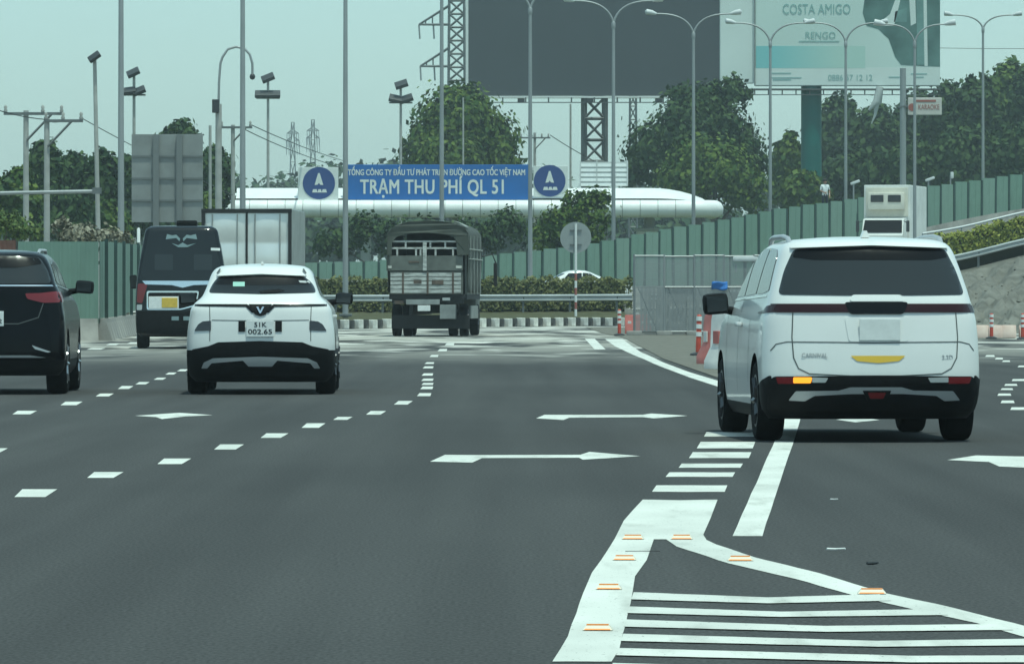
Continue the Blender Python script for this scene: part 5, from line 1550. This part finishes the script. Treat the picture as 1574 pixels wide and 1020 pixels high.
# ================================================================== steel box truck ahead of the van
d0 = 159.0
sx = d0 / F
bx = empty('box_truck', ((379 - CX) * sx, d0, 0), math.radians(-1.6), 'box truck with shiny steel rear doors between the van and the crossover', 'truck')
zb, ztp = .95, CAMH + (HY - 321) * sx
hw = 69 * sx
MB().bbox((0, 3.0, (zb + ztp) / 2), (2 * hw, 5.9, ztp - zb), .03).build('cargo_box', 'steel_dull', bx)
for s_ in (-1, 1):
    x0_, x1_ = (.03, hw - .09) if s_ > 0 else (-hw + .09, -.03)
    # doors with a shallow bulge so that they mirror the surroundings
    xs_ = np.linspace(x0_, x1_, 9); zs_ = np.linspace(zb + .08, ztp - .12, 44)
    rows = [[(x, .03 - .045 * math.sin(math.pi * (x - x0_) / (x1_ - x0_)) * abs(math.sin((z - zb) * 3.6)), z) for x in xs_] for z in zs_]
    dr = grid('rear_door', rows, 'steel_door', 60, bx)
    for fx in (.18, .8):
        xx = x0_ + (x1_ - x0_) * fx
        MB().tube([(xx, -.03, zb + .1), (xx, -.03, ztp - .14)], .016, 6).build('lock_rod', 'steel_dull', dr, 60)
    for z in (zb + .3, zb + 1.2, ztp - .45):
        MB().box((s_ * (hw - .06), -.02, z), (.10, .05, .10)).build('hinge', 'galv', dr)
for n_, cc, ss in (('frame_top', (0, .0, ztp - .05), (2 * hw + .02, .10, .10)), ('frame_bottom', (0, .0, zb + .02), (2 * hw + .02, .10, .12)), ('frame_side', (-hw + .04, .0, (zb + ztp) / 2), (.09, .10, ztp - zb - .12)), ('frame_side', (hw - .04, .0, (zb + ztp) / 2), (.09, .10, ztp - zb - .12)), ('door_seal', (0, .02, (zb + ztp) / 2), (.055, .05, ztp - zb - .2))):
    MB().box(cc, ss).build(n_, 'lorry_dark', bx)
MB().bbox((0, 6.9, 1.35), (2.0, 1.6, 1.9), .12).build('cab', 'truck_white', bx, 50)
MB().box((0, 3.6, .75), (.9, 7.0, .22)).build('chassis', 'lorry_dark', bx)
MB().box((0, .15, .55), (2.0, .12, .14)).build('underrun_bar', 'lorry_dark', bx)
for s_ in (-1, 1):
    for y in (1.6, 6.4): wheel(bx, s_, s_ * (hw - .28), y, .42, .3, 'rim_dark')

# ================================================================== grey tarpaulin lorry in the middle
yb = 517.0
d0 = F * CAMH / (yb - HY)
sx = d0 / F
def lo(px, py): return ((px - 658) * sx, (yb - py) * sx)
lr = empty('lorry', ((658 - CX) * sx, d0, 0), math.radians(-3.4), 'grey tarpaulin-covered lorry with a white slatted tailgate, seen from behind', 'lorry')
hw = 60 * sx
LEN = 6.2
z_fl, z_tp = lo(0, 455)[1], lo(0, 360)[1]
def lbox(n, x0, y0, x1, y1, d0_, d1_, mat, parent=None, bev=.012):
    a, e = lo(x0, y1), lo(x1, y0)
    return MB().bbox(((a[0] + e[0]) / 2, (d0_ + d1_) / 2, (a[1] + e[1]) / 2), (e[0] - a[0], abs(d1_ - d0_), e[1] - a[1]), bev).build(n, mat, parent or lr)
lbox('deck', 598, 452, 718, 460, 0.02, LEN, 'lorry_dark')
for x0_, x1_ in ((598, 601.5), (714.5, 718)): lbox('side_board', x0_, 370, x1_, 452, 0.05, LEN, 'lorry_grey')
lbox('headboard', 601.6, 348, 714.4, 452, LEN - .1, LEN, 'lorry_grey')
# slatted lower tailgate
for k in range(5):
    y0 = 419.5 + k * 6.4
    lbox('tailgate_slat', 600, y0, 709, y0 + 5.4, -.05, -.01 + .008 * (k % 2), 'lorry_slat')
lbox('tailgate_backing', 599, 417, 712, 452, .0, .04, 'lorry_grey')
for xx in (618, 656, 695): lbox('tailgate_strap', xx, 418, xx + 3, 452, -.075, -.052, 'lorry_rust')
lbox('tailgate_number', 636, 430, 648, 436, -.06, -.051, 'lorry_rust'); lbox('tailgate_number', 664, 430, 682, 437, -.06, -.051, 'lorry_rust')
# upper tailgate doors
lbox('upper_gate', 594, 393, 652.5, 416, -.04, 0, 'lorry_grey'); lbox('upper_gate', 654.5, 393, 712, 416, -.04, 0, 'lorry_grey')
lbox('gate_post', 650, 372, 656, 416, -.08, -.042, 'lorry_slat')
lbox('latch', 628, 401, 644, 404, -.06, -.042, 'lorry_rust'); lbox('corner_plate', 595, 408, 602, 412, -.05, -.042, 'kerb_white'); lbox('corner_plate', 701, 408, 710, 412, -.05, -.042, 'kerb_white')
# rails and uprights above the gate
lbox('rail', 602, 369.5, 702, 372.5, -.03, .02, 'lorry_slat'); lbox('rail', 592, 380, 714, 383, -.035, .015, 'lorry_slat')
for xx, ya, yb_ in ((622, 372.6, 379.9), (683, 372.6, 379.9), (609, 383.1, 392.9), (638, 383.1, 392.9), (668, 383.1, 392.9), (695, 383.1, 392.9), (645, 383.1, 392.9), (660, 372.6, 379.9)):
    lbox('upright', xx, ya, xx + 3, yb_, -.03, .01, 'lorry_slat')
# tarpaulin: arched cover with folds, open mouth at the rear
arch = []
for k in range(25):
    u = -1 + 2 * k / 24
    arch.append((u * (hw + .04), lo(0, 358)[1] + (lo(0, 339)[1] - lo(0, 358)[1]) * (1 - abs(u) ** 2.4) ** .6))
sidez = [lo(0, 449)[1] + (lo(0, 362)[1] - lo(0, 449)[1]) * k / 8 for k in range(8)]
prof = [(-hw - .05, z) for z in sidez] + arch + [(hw + .05, z) for z in sidez[::-1]]
rows = []
for j in range(22):
    y = -.12 + (LEN + .12) * j / 21
    bow = .05 * abs(math.sin(math.pi * j / 3.5))
    rows.append([(x * (1 + (.012 * math.sin(j * 2.1 + z * 3))), y, z - (bow if i > 7 and i < 33 else 0) * (1 - abs(x) / hw * .6) + .012 * math.sin(j * 1.7 + i)) for i, (x, z) in enumerate(prof)])
tp = grid('tarpaulin', rows, 'tarp', 60, lr)
md = tp.modifiers.new('thickness', 'SOLIDIFY'); md.thickness = .02
# rear flap of the cover round the mouth
flap = [(-hw - .05, lo(0, 392)[1])] + [(-hw - .05, lo(0, 362)[1])] + arch + [(hw + .05, lo(0, 362)[1]), (hw + .05, lo(0, 392)[1])]
mouth = [lo(703, 392), lo(702, 372), lo(697, 364), lo(680, 359.5), lo(655, 357.5), lo(630, 359), lo(610, 364), lo(603, 372), lo(602, 392)]
b = MB(); poly = flap + mouth
tri = tessellate_polygon([[Vector((p[0], p[1], 0)) for p in poly]])
b.add([(p[0], -.11 + .02 * math.sin(i * 1.3), p[1]) for i, p in enumerate(poly)], [tuple(t_) for t_ in tri])
fl = b.build('rear_flap', 'tarp', lr)
# sun highlight painted as a pale ridge strip, and straps on the right side
rows = [[(x + .02, y, z + .06) for x, z in arch[10:24]] for y in np.linspace(-.10, 1.6, 4)]
grid('ridge_highlight', rows, 'tarp_highlight_strap', 60, lr)
for y in (.5, 2.0, 3.5, 5.0):
    MB().tube([(hw + .075, y, lo(0, 362)[1]), (hw + .085, y + .05, lo(0, 452)[1])], .018, 5).build('strap', 'tarp_highlight_strap', lr)
for z_ in (383, 398): MB().tube([(hw + .08, 0, lo(0, z_)[1]), (hw + .085, LEN, lo(0, z_)[1])], .02, 5).build('strap', 'tarp_highlight_strap', lr)
# chassis, plate, mudguards, wheels
lbox('rear_crossmember', 602, 458, 712, 466, .05, .25, 'lorry_dark'); lbox('bumper_beam', 624, 460, 676, 468, -.02, .05, 'steel_dull')
lbox('licence_plate', 642, 469, 661.5, 478, -.02, 0, 'plate_white')
lbox('tail_lamp', 606, 462, 620, 467, -.01, .045, 'lorry_rust'); lbox('tail_lamp', 680, 457.5, 692, 462, -.03, .0, 'clear_lens')
lbox('spare_cage', 676, 468, 700, 490, .0, .5, 'steel_dull')
lbox('mud_flap', 600, 484, 720, 505, .5, .53, 'lorry_dark')
lbox('chassis_rail', 628, 460, 634, 484, .3, 8.2, 'lorry_dark'); lbox('chassis_rail', 680, 460, 686, 484, .55, 8.2, 'lorry_dark')
for s_ in (-1, 1):
    for xx in (hw - .16, hw - .50): wheel(lr, s_, s_ * xx, 1.15, .5, .27, 'rim_dark')
    wheel(lr, s_, s_ * (hw - .2), 6.6, .5, .28, 'rim_dark')
    lbox('side_guard', 658 + s_ * 58 - 1.5, 470, 658 + s_ * 58 + 1.5, 490, 2.2, 5.4, 'steel_dull')
MB().bbox((0, 7.1, 1.75), (2.2, 1.7, 2.1), .15).build('cab', 'lorry_grey', lr, 50)
MB().tube([(1.08, 7.8, 2.5), (1.5, 7.9, 2.6), (1.62, 7.9, 2.3)], .025, 6).build('mirror_arm', 'lorry_dark', lr)
MB().bbox((1.60, 7.9, 1.95), (.12, .12, .75), .03).build('mirror', 'lorry_dark', lr)

# ================================================================== white truck on the ramp, facing the camera
d0 = 282.0
sx = d0 / F
z0 = zf(1370) + .08
tr = empty('box_truck', ((1361 - CX) * sx, d0, z0), math.radians(180 - 12.5), 'white refrigerated truck coming down the ramp behind the minivan', 'truck')
def tz(py): return CAMH + (HY - py) * sx - z0
MB().bbox((0, -3.2, (tz(284) + .95) / 2), (2.25, 5.4, tz(284) - .95), .04).build('cargo_box', 'truck_white', tr)
o = MB().bbox((0, -.49, (tz(288) + tz(333)) / 2), (2.05, .06, tz(288) - tz(333)), .02).build('front_panel', 'truck_cream', tr)
MB().bbox((0, -.30, (tz(296) + tz(322)) / 2), (1.75, .40, tz(296) - tz(322)), .05).build('cooling_unit', 'truck_cream', tr, 50)
for s_ in (-1, 1): MB().bbox((s_ * .42, -.09, tz(305)), (.62, .04, .34), .03).build('vent', 'fixture_dark', tr)
# cab: loft-like prism with a sloped windscreen
b = MB()
prof = [(-.35, .55), (-.35, tz(335)), (.55, tz(337)), (.95, tz(358) + .02), (1.05, tz(362)), (1.08, .5), (.95, .42)]
n = len(prof)
b.add([(x * 1.02 * (0.97 if z > 1.8 else 1), y, z) for x in (-1, 1) for y, z in prof], [tuple(range(n)), tuple(range(2 * n - 1, n - 1, -1))] + [(i, (i + 1) % n, n + (i + 1) % n, n + i) for i in range(n)])
b.build('cab', 'truck_white', tr)
b = MB(); y0, y1 = .585, .965
b.add([(-.9, .60, tz(338.5)), (.9, .60, tz(338.5)), (.95, .975, tz(357.5)), (-.95, .975, tz(357.5)), (-.9, .63, tz(338.5)), (.9, .63, tz(338.5)), (.95, 1.0, tz(357.5)), (-.95, 1.0, tz(357.5))], [(4, 5, 6, 7), (0, 1, 5, 4), (2, 3, 7, 6), (1, 2, 6, 5), (3, 0, 4, 7)])
b.build('windscreen', 'glass_band', tr)
for s_ in (-1, 1):
    MB().bbox((s_ * 1.22, .85, tz(348)), (.16, .1, .55), .03).build('mirror', 'fixture_dark', tr)
    MB().tube([(s_ * 1.0, .8, tz(340)), (s_ * 1.22, .85, tz(343))], .02, 6).build('mirror_arm', 'fixture_dark', tr)
    MB().bbox((s_ * .78, 1.08, .85), (.34, .06, .22), .03).build('headlamp', 'clear_lens', tr)
    for y in (.35, -4.2): wheel(tr, s_, s_ * .9, y, .42, .26, 'rim_dark')
MB().bbox((0, 1.1, .5), (2.0, .12, .3), .03).build('bumper', 'fixture_dark', tr)
MB().box((0, -2.6, .75), (.9, 6.2, .25)).build('chassis', 'lorry_dark', tr)

# two cars on the cross road, mostly hidden by the hedge and the mesh fence
def small_car(label, px, d, ztop):
    s_ = d / F
    z0 = ztop - 1.47
    c = Car([(.18, .78, .15, 4.1), (.35, .85, .03, 4.3), (.6, .87, 0, 4.35), (.85, .85, .05, 4.2), (.93, .82, .2, 3.6), (1.05, .74, .5, 3.2), (1.25, .66, .95, 2.7), (1.38, .60, 1.2, 2.4), (1.44, .52, 1.4, 2.2)], cr=.4, cf=.7, n=2.8, crown=.03,
            name='saloon_car', label=label, loc=((px - CX) * s_ - 2.1, d, z0), yaw=math.radians(-84), cat='car', group='cars on the cross road')
    ws = [(.8, .86, .31), (3.4, .86, .31)]
    c.body('white_paint', ws, .31, 36)
    c.wheels(ws, 'rim')
    for sg in (-1, 1):
        c.sp('side_window', rpoly([(1.05, .98), (1.35, 1.32), (1.95, 1.35), (1.95, .96)], .03), 'car_glass', sg)
        c.sp('side_window', rpoly([(2.0, .96), (2.0, 1.35), (2.35, 1.32), (2.95, .96)], .03), 'car_glass', sg)
    c.rp('rear_window', rpoly([(-.55, 1.32), (.55, 1.32), (.66, 1.02), (-.66, 1.02)], .04), 'car_glass')
    return c
small_car('white car roof showing above the hedge beside the round sign', 897, 268, P(0, 415, 268).z)
# ------------------------------------------------------------------ works area: mesh fence, posts, barriers
dm = 187.0
sm = dm / F
mf = empty('mesh_fence', (P(975, 515, dm).x, dm, 0), 0, 'galvanised mesh fence standing on the gravel behind the orange posts', 'fence')
top = CAMH + (HY - 393) * sm
npan = 5
wpan = (1205 - 975) * sm / npan
pb = MB()
for k in range(27):
    x = wpan * (k + .5) / 27
    pb.box((x, 0, top / 2 + .05), (.021, .012, top - .15))
for k in range(9):
    pb.box((wpan / 2, .010, .25 + (top - .5) * k / 8), (wpan - .05, .006, .012))
pmesh = pb.mesh('mesh_infill', 'galv')
pf = MB()
pfm = MB().tube([(0.02, 0, 0), (wpan - .02, 0, 0)], .03, 6).mesh('rail', 'galv', 60)
pp = MB().lathe([(.038, 0), (.038, top + .05)], (0, 0, 0), 'z', 8).mesh('post', 'galv', 60)
ft_ = MB().bbox((0, 0, .07), (.5, .34, .14), .03).mesh('foot_block', 'concrete')
for i in range(npan):
    fr = obj('rail', pfm, mf, (i * wpan, wob(.05), top + wob(.02)))
    for z in (.12, CAMH + (HY - 441) * sm): obj('rail', pfm, mf, (i * wpan, 0, z))
    tag(obj('mesh_infill', pmesh, mf, (i * wpan, fr.location.y, 0)), kind='stuff')
    MB().tube([(i * wpan + .1, .06, top * .62), (i * wpan + .75, -.75 + .8, .1)], .022, 6).build('brace', 'galv', mf)
for i in range(npan + 1):
    obj('post', pp, mf, (i * wpan, .03, 0)); obj('foot_block', ft_, mf, (i * wpan, .03, 0))

# spare mesh panels leaning behind the fence
hs_ = CAMH + (HY - 441) * sm
st = MB()
for k in range(34): st.box((wpan * (k + .5) / 34, 0, hs_ / 2), (.02, .012, hs_))
for k in range(6): st.box((wpan / 2, .012, hs_ * (k + .3) / 6), (wpan, .008, .03))
stm = st.mesh('mesh_panel', 'galv')
sk = empty('panel_stack', (P(985, 515, dm).x, dm + .5, 0), 0, 'spare grey mesh panels leaning behind the lower half of the mesh fence', 'mesh panels')
for i in range(9):
    o = tag(obj('mesh_panel', stm, sk, (i * wpan * .5 + wob(.1), .25 + .12 * (i % 3), wob(.05))), kind='stuff')
    o.rotation_euler = (-.12 - .03 * (i % 2), wob(.05), wob(.12))
xs_ = np.linspace(0, 24 * sm, 7)
rows = [[(x, -.06 - .04 * math.sin(x * 9 + k), CAMH + (HY - (433 + 12 * k / 4)) * sm + .02 * math.sin(x * 14)) for x in xs_] for k in range(5)]
o = grid('tarp_sheet', rows, 'blue_tarp', 60)
md = o.modifiers.new('thickness', 'SOLIDIFY'); md.thickness = .03
o.location = (P(1094, 0, dm).x, dm - .02, 0)
tag(o, 'small blue sheet tied on the mesh fence above the minivan mirror', 'tarp')

def delineator(label, px, yb_, ytop, lean=0.0):
    g_ = G(px, yb_)
    t = empty('delineator_post', (g_.x, g_.y, 0.012), 0, label, 'bollard', 'orange delineator posts')
    h = (yb_ - ytop) * g_.y / F
    t.rotation_euler = (0, lean, 0)
    MB().lathe([(.17, 0), (.17, .03), (.10, .06), (.06, .07)], (0, 0, 0), 'z', 16).build('base', 'fixture_dark', t, 40)
    MB().lathe([(.055, .05), (.05, h - .02), (.03, h)], (0, 0, 0), 'z', 14).build('tube', 'orange_plastic', t, 50)
    for u in (.52, .71, .90):
        MB().lathe([(.062, h * u - h * .055), (.062, h * u + h * .055)], (0, 0, 0), 'z', 14).build('band', 'reflective_white', t, 50)
delineator('orange post with white bands at the left end of the mesh fence', 952, 516, 476)
delineator('orange post with white bands standing in front of the mesh fence', 998, 514, 477)
delineator('nearest orange post with white bands beside the red and white barrier', 1073, 547, 484, .03)
delineator('orange post with white bands right of the minivan', 1524, 521, 482)
delineator('orange post with white bands cut by the right edge', 1572, 522, 482)

def water_barrier(label, px, yb_, w, h, mats, rz=0.0):
    g_ = G(px, yb_)
    t = empty('road_barrier', (g_.x, g_.y, .012), rz, label, 'barrier', 'plastic road barriers')
    prof = [(-.26, 0), (-.26, .14), (-.12, .38), (-.10, h * .85), (-.07, h), (.07, h), (.10, h * .85), (.12, .38), (.26, .14), (.26, 0)]
    n = len(prof)
    xs_ = [-w / 2, -w / 2 + .04, -.06, 0, .06, w / 2 - .04, w / 2]
    ks = [.93, 1, 1, .9, 1, 1, .93]
    b = MB()
    b.add([(x, y * k, z * (1 if k == 1 else .985)) for x, k in zip(xs_, ks) for y, z in prof], [(i * n + j, i * n + (j + 1) % n, (i + 1) * n + (j + 1) % n, (i + 1) * n + j) for i in range(len(xs_) - 1) for j in range(n)] + [tuple(range(n)), tuple((len(xs_) - 1) * n + j for j in range(n))])
    b.build('body', mats[0], t, 30)
    MB().bbox((0, 0, h + .03), (.18, .12, .06), .02).build('filler_cap', mats[1], t)
    for sx_ in (-.3, .3):
        MB().bbox((sx_ * w, -.135, .55 * h), (w * .16, .03, .22 * h), .008).build('grip_pocket', mats[1], t)
    return t
water_barrier('white plastic road barrier beside the minivan left side', 1128, 568, 1.1, .98, ('barrier_white', 'red_plastic'), math.radians(-58))
water_barrier('pink-red plastic road barrier behind the nearest orange post', 1104, 560, .8, .90, ('red_plastic', 'barrier_white'), math.radians(-64))
water_barrier('small red barrier in front of the mesh fence foot', 978, 513, .75, .62, ('red_plastic', 'barrier_white'))
for x, lb in ((1497, 'low pale pink barrier directly right of the minivan'), (1540, 'low pale pink barrier between the two right orange posts'), (1588, 'low pale pink barrier at the right edge')):
    water_barrier(lb, x, 519.5, .82, .27, ('barrier_pink', 'red_plastic'))

# reflective studs glued on the gore paint
SL = ['orange studs on the left gore line, topmost', 'orange stud on the left gore line, second from its top', 'orange stud on the left gore line, third from its top', 'orange stud on the left gore line, nearest the camera',
      'orange stud where the right gore line begins', 'orange stud on the right gore line, second from its start', 'orange stud on the right gore line, farthest right']
SL[0] = 'orange stud on the left gore line, topmost'
for (px, py, wpx), lb in zip([(973, 829, 34), (960, 861, 36), (936, 906, 40), (919, 969, 46), (1048, 829, 34), (1138, 862, 40), (1340, 913, 44)], SL):
    g_ = G(px, py)
    t = empty('road_stud', (g_.x, g_.y, .006), math.radians(-3), lb, 'road stud', 'orange road studs')
    w = wpx * g_.y / F
    b = MB()
    b.add([(-w / 2, -.05, 0), (w / 2, -.05, 0), (w / 2, .05, 0), (-w / 2, .05, 0), (-w * .36, -.028, .020), (w * .36, -.028, .020), (w * .36, .028, .020), (-w * .36, .028, .020)],
          [(4, 5, 6, 7), (0, 1, 5, 4), (1, 2, 6, 5), (2, 3, 7, 6), (3, 0, 4, 7)])
    b.build('body', 'stud_white', t)
    b = MB()
    b.add([(-w * .44, -.0492, .001), (w * .44, -.0492, .001), (w * .41, -.0445, .0055), (-w * .41, -.0445, .0055)], [(0, 1, 2, 3)])
    o = b.build('reflector', 'stud_orange', t); o.location.y = -.002
    b = MB(); b.box((0, -.026, .0195), (w * .74, .012, .005)); b.build('top_edge', 'stud_orange', t)

# white site lamp above the right end of the mesh fence
q = P(1146, 398, dm)
t = empty('site_lamp', (q.x, dm + .1, 0), 0, 'white hooded site lamp on the mesh fence beside the minivan roof', 'lamp')
MB().tube([(0, 0, 0), (0, 0, q.z - .05)], .03, 8).build('stem', 'galv', t, 60)
MB().bbox((0, -.05, q.z), (40 * sm, .26, 8 * sm), .06).build('hood', 'lamp_white', t, 50)
MB().bbox((-.3, -.05, q.z - .3), (.07, .1, .28), .02).build('bracket', 'lamp_white', t)

# litter on the asphalt
for (px, py, w, h, mt, lb) in ((1285, 848, .09, .012, 'plate_white', 'scrap of white litter on the asphalt right of the gore'), (1341, 871, .05, .015, 'fixture_dark', 'dark scrap of litter on the asphalt right of the gore'), (988, 850, .17, .004, 'fixture_dark', 'thin dark strip lying on the left gore line'), (1282, 770, .045, .008, 'plate_white', 'tiny pale scrap on the asphalt left of the rightmost arrow')):
    g_ = G(px, py)
    b = MB(); b.tube([(-w / 2, 0, h * .6), (0, .02, h * .45), (w / 2, -.01, h * .75)], [h * .5, h * .45, h * .4], 5)
    o = b.build('litter', mt); o.location = (g_.x, g_.y, .009); tag(o, lb, 'litter')

# lamps clipped on the hoarding
for px, row, lb in ((1312, 281, 'small white lamp tilted above the hoarding left of the ramp truck'), (1427, 276, 'small white lamp tilted above the hoarding right of the ramp truck'), (1461, 270, 'short white post lamp on the hoarding right of the ramp truck')):
    d = df(px) + .12
    zt_ = CAMH + (HY - ft(px)) / F * d
    zc = CAMH + (HY - row) / F * d
    t = empty('fence_lamp', ((px - CX) * d / F, d, zt_ - .3), 0, lb, 'lamp', 'lamps on the hoarding')
    MB().tube([(0, 0, 0), (0, 0, zc - zt_ + .3)], .04, 8).build('stem', 'galv', t, 60)
    o = MB().bbox((0, 0, 0), (.5, .18, .14) if px < 1450 else (.16, .16, .34), .05).build('lamp_head', 'lamp_white', t, 50)
    o.location = (.08, 0, zc - zt_ + .32); o.rotation_euler = (0, -.35 if px < 1450 else 0, 0)

# ------------------------------------------------------------------ person on a work platform behind the hoarding
dp = df(1268) + 1.1
hp = P(1268, 276, dp)
feet = hp.z - 1.66
t = empty('work_platform', (hp.x, dp, zf(1268)), 0, 'steel work platform hidden behind the hoarding under the standing person', 'platform')
hh = feet - zf(1268)
MB().box((0, 0, hh - .04), (1.4, .9, .06)).build('deck', 'lorry_rust', t)
for sx_ in (-.6, .6):
    for sy_ in (-.38, .38): MB().tube([(sx_, sy_, -.3), (sx_, sy_, hh - .07)], .03, 6).build('leg', 'galv_dark', t)
per = empty('person', (hp.x, dp, feet - .01), math.radians(200), 'person in a white shirt standing behind the hoarding by the green column', 'person')
J = {'pel': (0, 0, .90), 'wai': (0, 0, 1.05), 'che': (0, .01, 1.25), 'nec': (0, .01, 1.42), 'hb': (0, .02, 1.50), 'hm': (0, .03, 1.57), 'ht': (0, .02, 1.64),
     'hl': (-.10, 0, .86), 'kl': (-.11, .02, .47), 'al': (-.11, -.02, .08), 'tl': (-.12, .12, .03), 'hr': (.10, 0, .86), 'kr': (.12, .02, .47), 'ar': (.13, -.02, .08), 'tr': (.14, .12, .03),
     'sl': (-.19, 0, 1.36), 'el': (-.26, -.02, 1.09), 'wl': (-.20, .12, .88), 'sr': (.19, 0, 1.36), 'er': (.25, .02, 1.10), 'wr': (.12, .20, 1.02),
     'ml': (-.18, .17, .82), 'mr': (.06, .24, 1.03)}
Rr = {'pel': .145, 'wai': .13, 'che': .155, 'nec': .055, 'hb': .08, 'hm': .095, 'ht': .07, 'hl': .09, 'kl': .06, 'al': .042, 'tl': .035, 'hr': .09, 'kr': .06, 'ar': .042, 'tr': .035, 'sl': .065, 'el': .042, 'wl': .028, 'sr': .065, 'er': .042, 'wr': .028, 'ml': .034, 'mr': .034}
E = [('pel', 'wai'), ('wai', 'che'), ('che', 'nec'), ('nec', 'hb'), ('hb', 'hm'), ('hm', 'ht'), ('pel', 'hl'), ('hl', 'kl'), ('kl', 'al'), ('al', 'tl'), ('pel', 'hr'), ('hr', 'kr'), ('kr', 'ar'), ('ar', 'tr'), ('che', 'sl'), ('sl', 'el'), ('el', 'wl'), ('wl', 'ml'), ('che', 'sr'), ('sr', 'er'), ('er', 'wr'), ('wr', 'mr')]
for side, sgn in (('ml', -1), ('mr', 1)):                     # five fingers on each hand
    m0 = Vector(J[side])
    for k in range(5):
        dx = (-.03 + .015 * k)
        L = (.05, .075, .08, .075, .06)[k]
        out = Vector((dx * 1.2, .02, -.03 if k else .0)) + (Vector((sgn * -.03, .02, 0)) if k == 0 else Vector((0, 0, 0)))
        J[f'{side}f{k}'] = tuple(m0 + out); J[f'{side}g{k}'] = tuple(m0 + out + Vector((dx * .3, .02, -L)))
        Rr[f'{side}f{k}'] = .010; Rr[f'{side}g{k}'] = .008
        E += [(side, f'{side}f{k}'), (f'{side}f{k}', f'{side}g{k}')]
names = list(J)
me = bpy.data.meshes.new('body')
me.from_pydata([J[k] for k in names], [(names.index(a_), names.index(b_)) for a_, b_ in E], [])
tmp = bpy.data.objects.new('tmp_person', me); link(tmp)
tmp.modifiers.new('skin', 'SKIN'); sb = tmp.modifiers.new('sub', 'SUBSURF'); sb.levels = sb.render_levels = 1
if not me.skin_vertices:
    bm = bmesh.new(); bm.from_mesh(me); bm.verts.layers.skin.verify(); bm.to_mesh(me); bm.free()
for i, k in enumerate(names):
    sv = me.skin_vertices[0].data[i]; sv.radius = (Rr[k], Rr[k]); sv.use_root = (k == 'pel')
bpy.context.view_layer.update()
new = bpy.data.meshes.new_from_object(tmp.evaluated_get(bpy.context.evaluated_depsgraph_get()))
bpy.data.objects.remove(tmp)
new.name = 'body'
for k in ('skin', 'shirt', 'trousers'): new.materials.append(MATS[k])
for f in new.polygons:
    cz, cx = f.center.z, f.center.x
    f.material_index = 0 if cz > 1.44 or (abs(cx) > .2 and cz < 1.16) or (f.center.y > .11 and cz > .5) else (1 if cz > .90 else 2)
    f.use_smooth = True
obj('body', new, per)
MB().lathe([(.03, .115), (.085, .095), (.108, .05), (.108, .0), (.09, -.05)], (0, 0, 1.60), 'z', 16).build('hair', 'hair', per, 60)
MB().tube([(0, .12, 1.575), (0, .135, 1.55), (0, .12, 1.54)], [.01, .016, .01], 6).build('nose', 'skin', per, 60)
for sx_ in (-1, 1):
    MB().lathe([(.004, -.006), (.011, 0), (.004, .006)], (sx_ * .035, .115, 1.585), 'y', 8).build('eye', 'hair', per, 60)
    MB().lathe([(.01, -.012), (.024, 0), (.01, .012)], (sx_ * .098, .02, 1.57), 'x', 8).build('ear', 'skin', per, 60)
MB().box((0, .118, 1.515), (.045, .01, .008)).build('mouth', 'sign_red', per)

# ------------------------------------------------------------------ hazy air
HAZE = 0.00029
hz = MB().box((0, 795, 22.0), (1900, 1790, 46.2)).build('haze', None)
hz.data.materials.clear()
m = bpy.data.materials.new('haze_air'); m.use_nodes = True
m.node_tree.nodes.clear()
pv = m.node_tree.nodes.new('ShaderNodeVolumePrincipled')
pv.inputs['Color'].default_value = (0.86, 0.93, 0.96, 1)
pv.inputs['Density'].default_value = HAZE
pv.inputs['Anisotropy'].default_value = 0.3
ou = m.node_tree.nodes.new('ShaderNodeOutputMaterial')
m.node_tree.links.new(pv.outputs[0], ou.inputs['Volume'])
hz.data.materials.append(m)
tag(hz, kind='stuff')
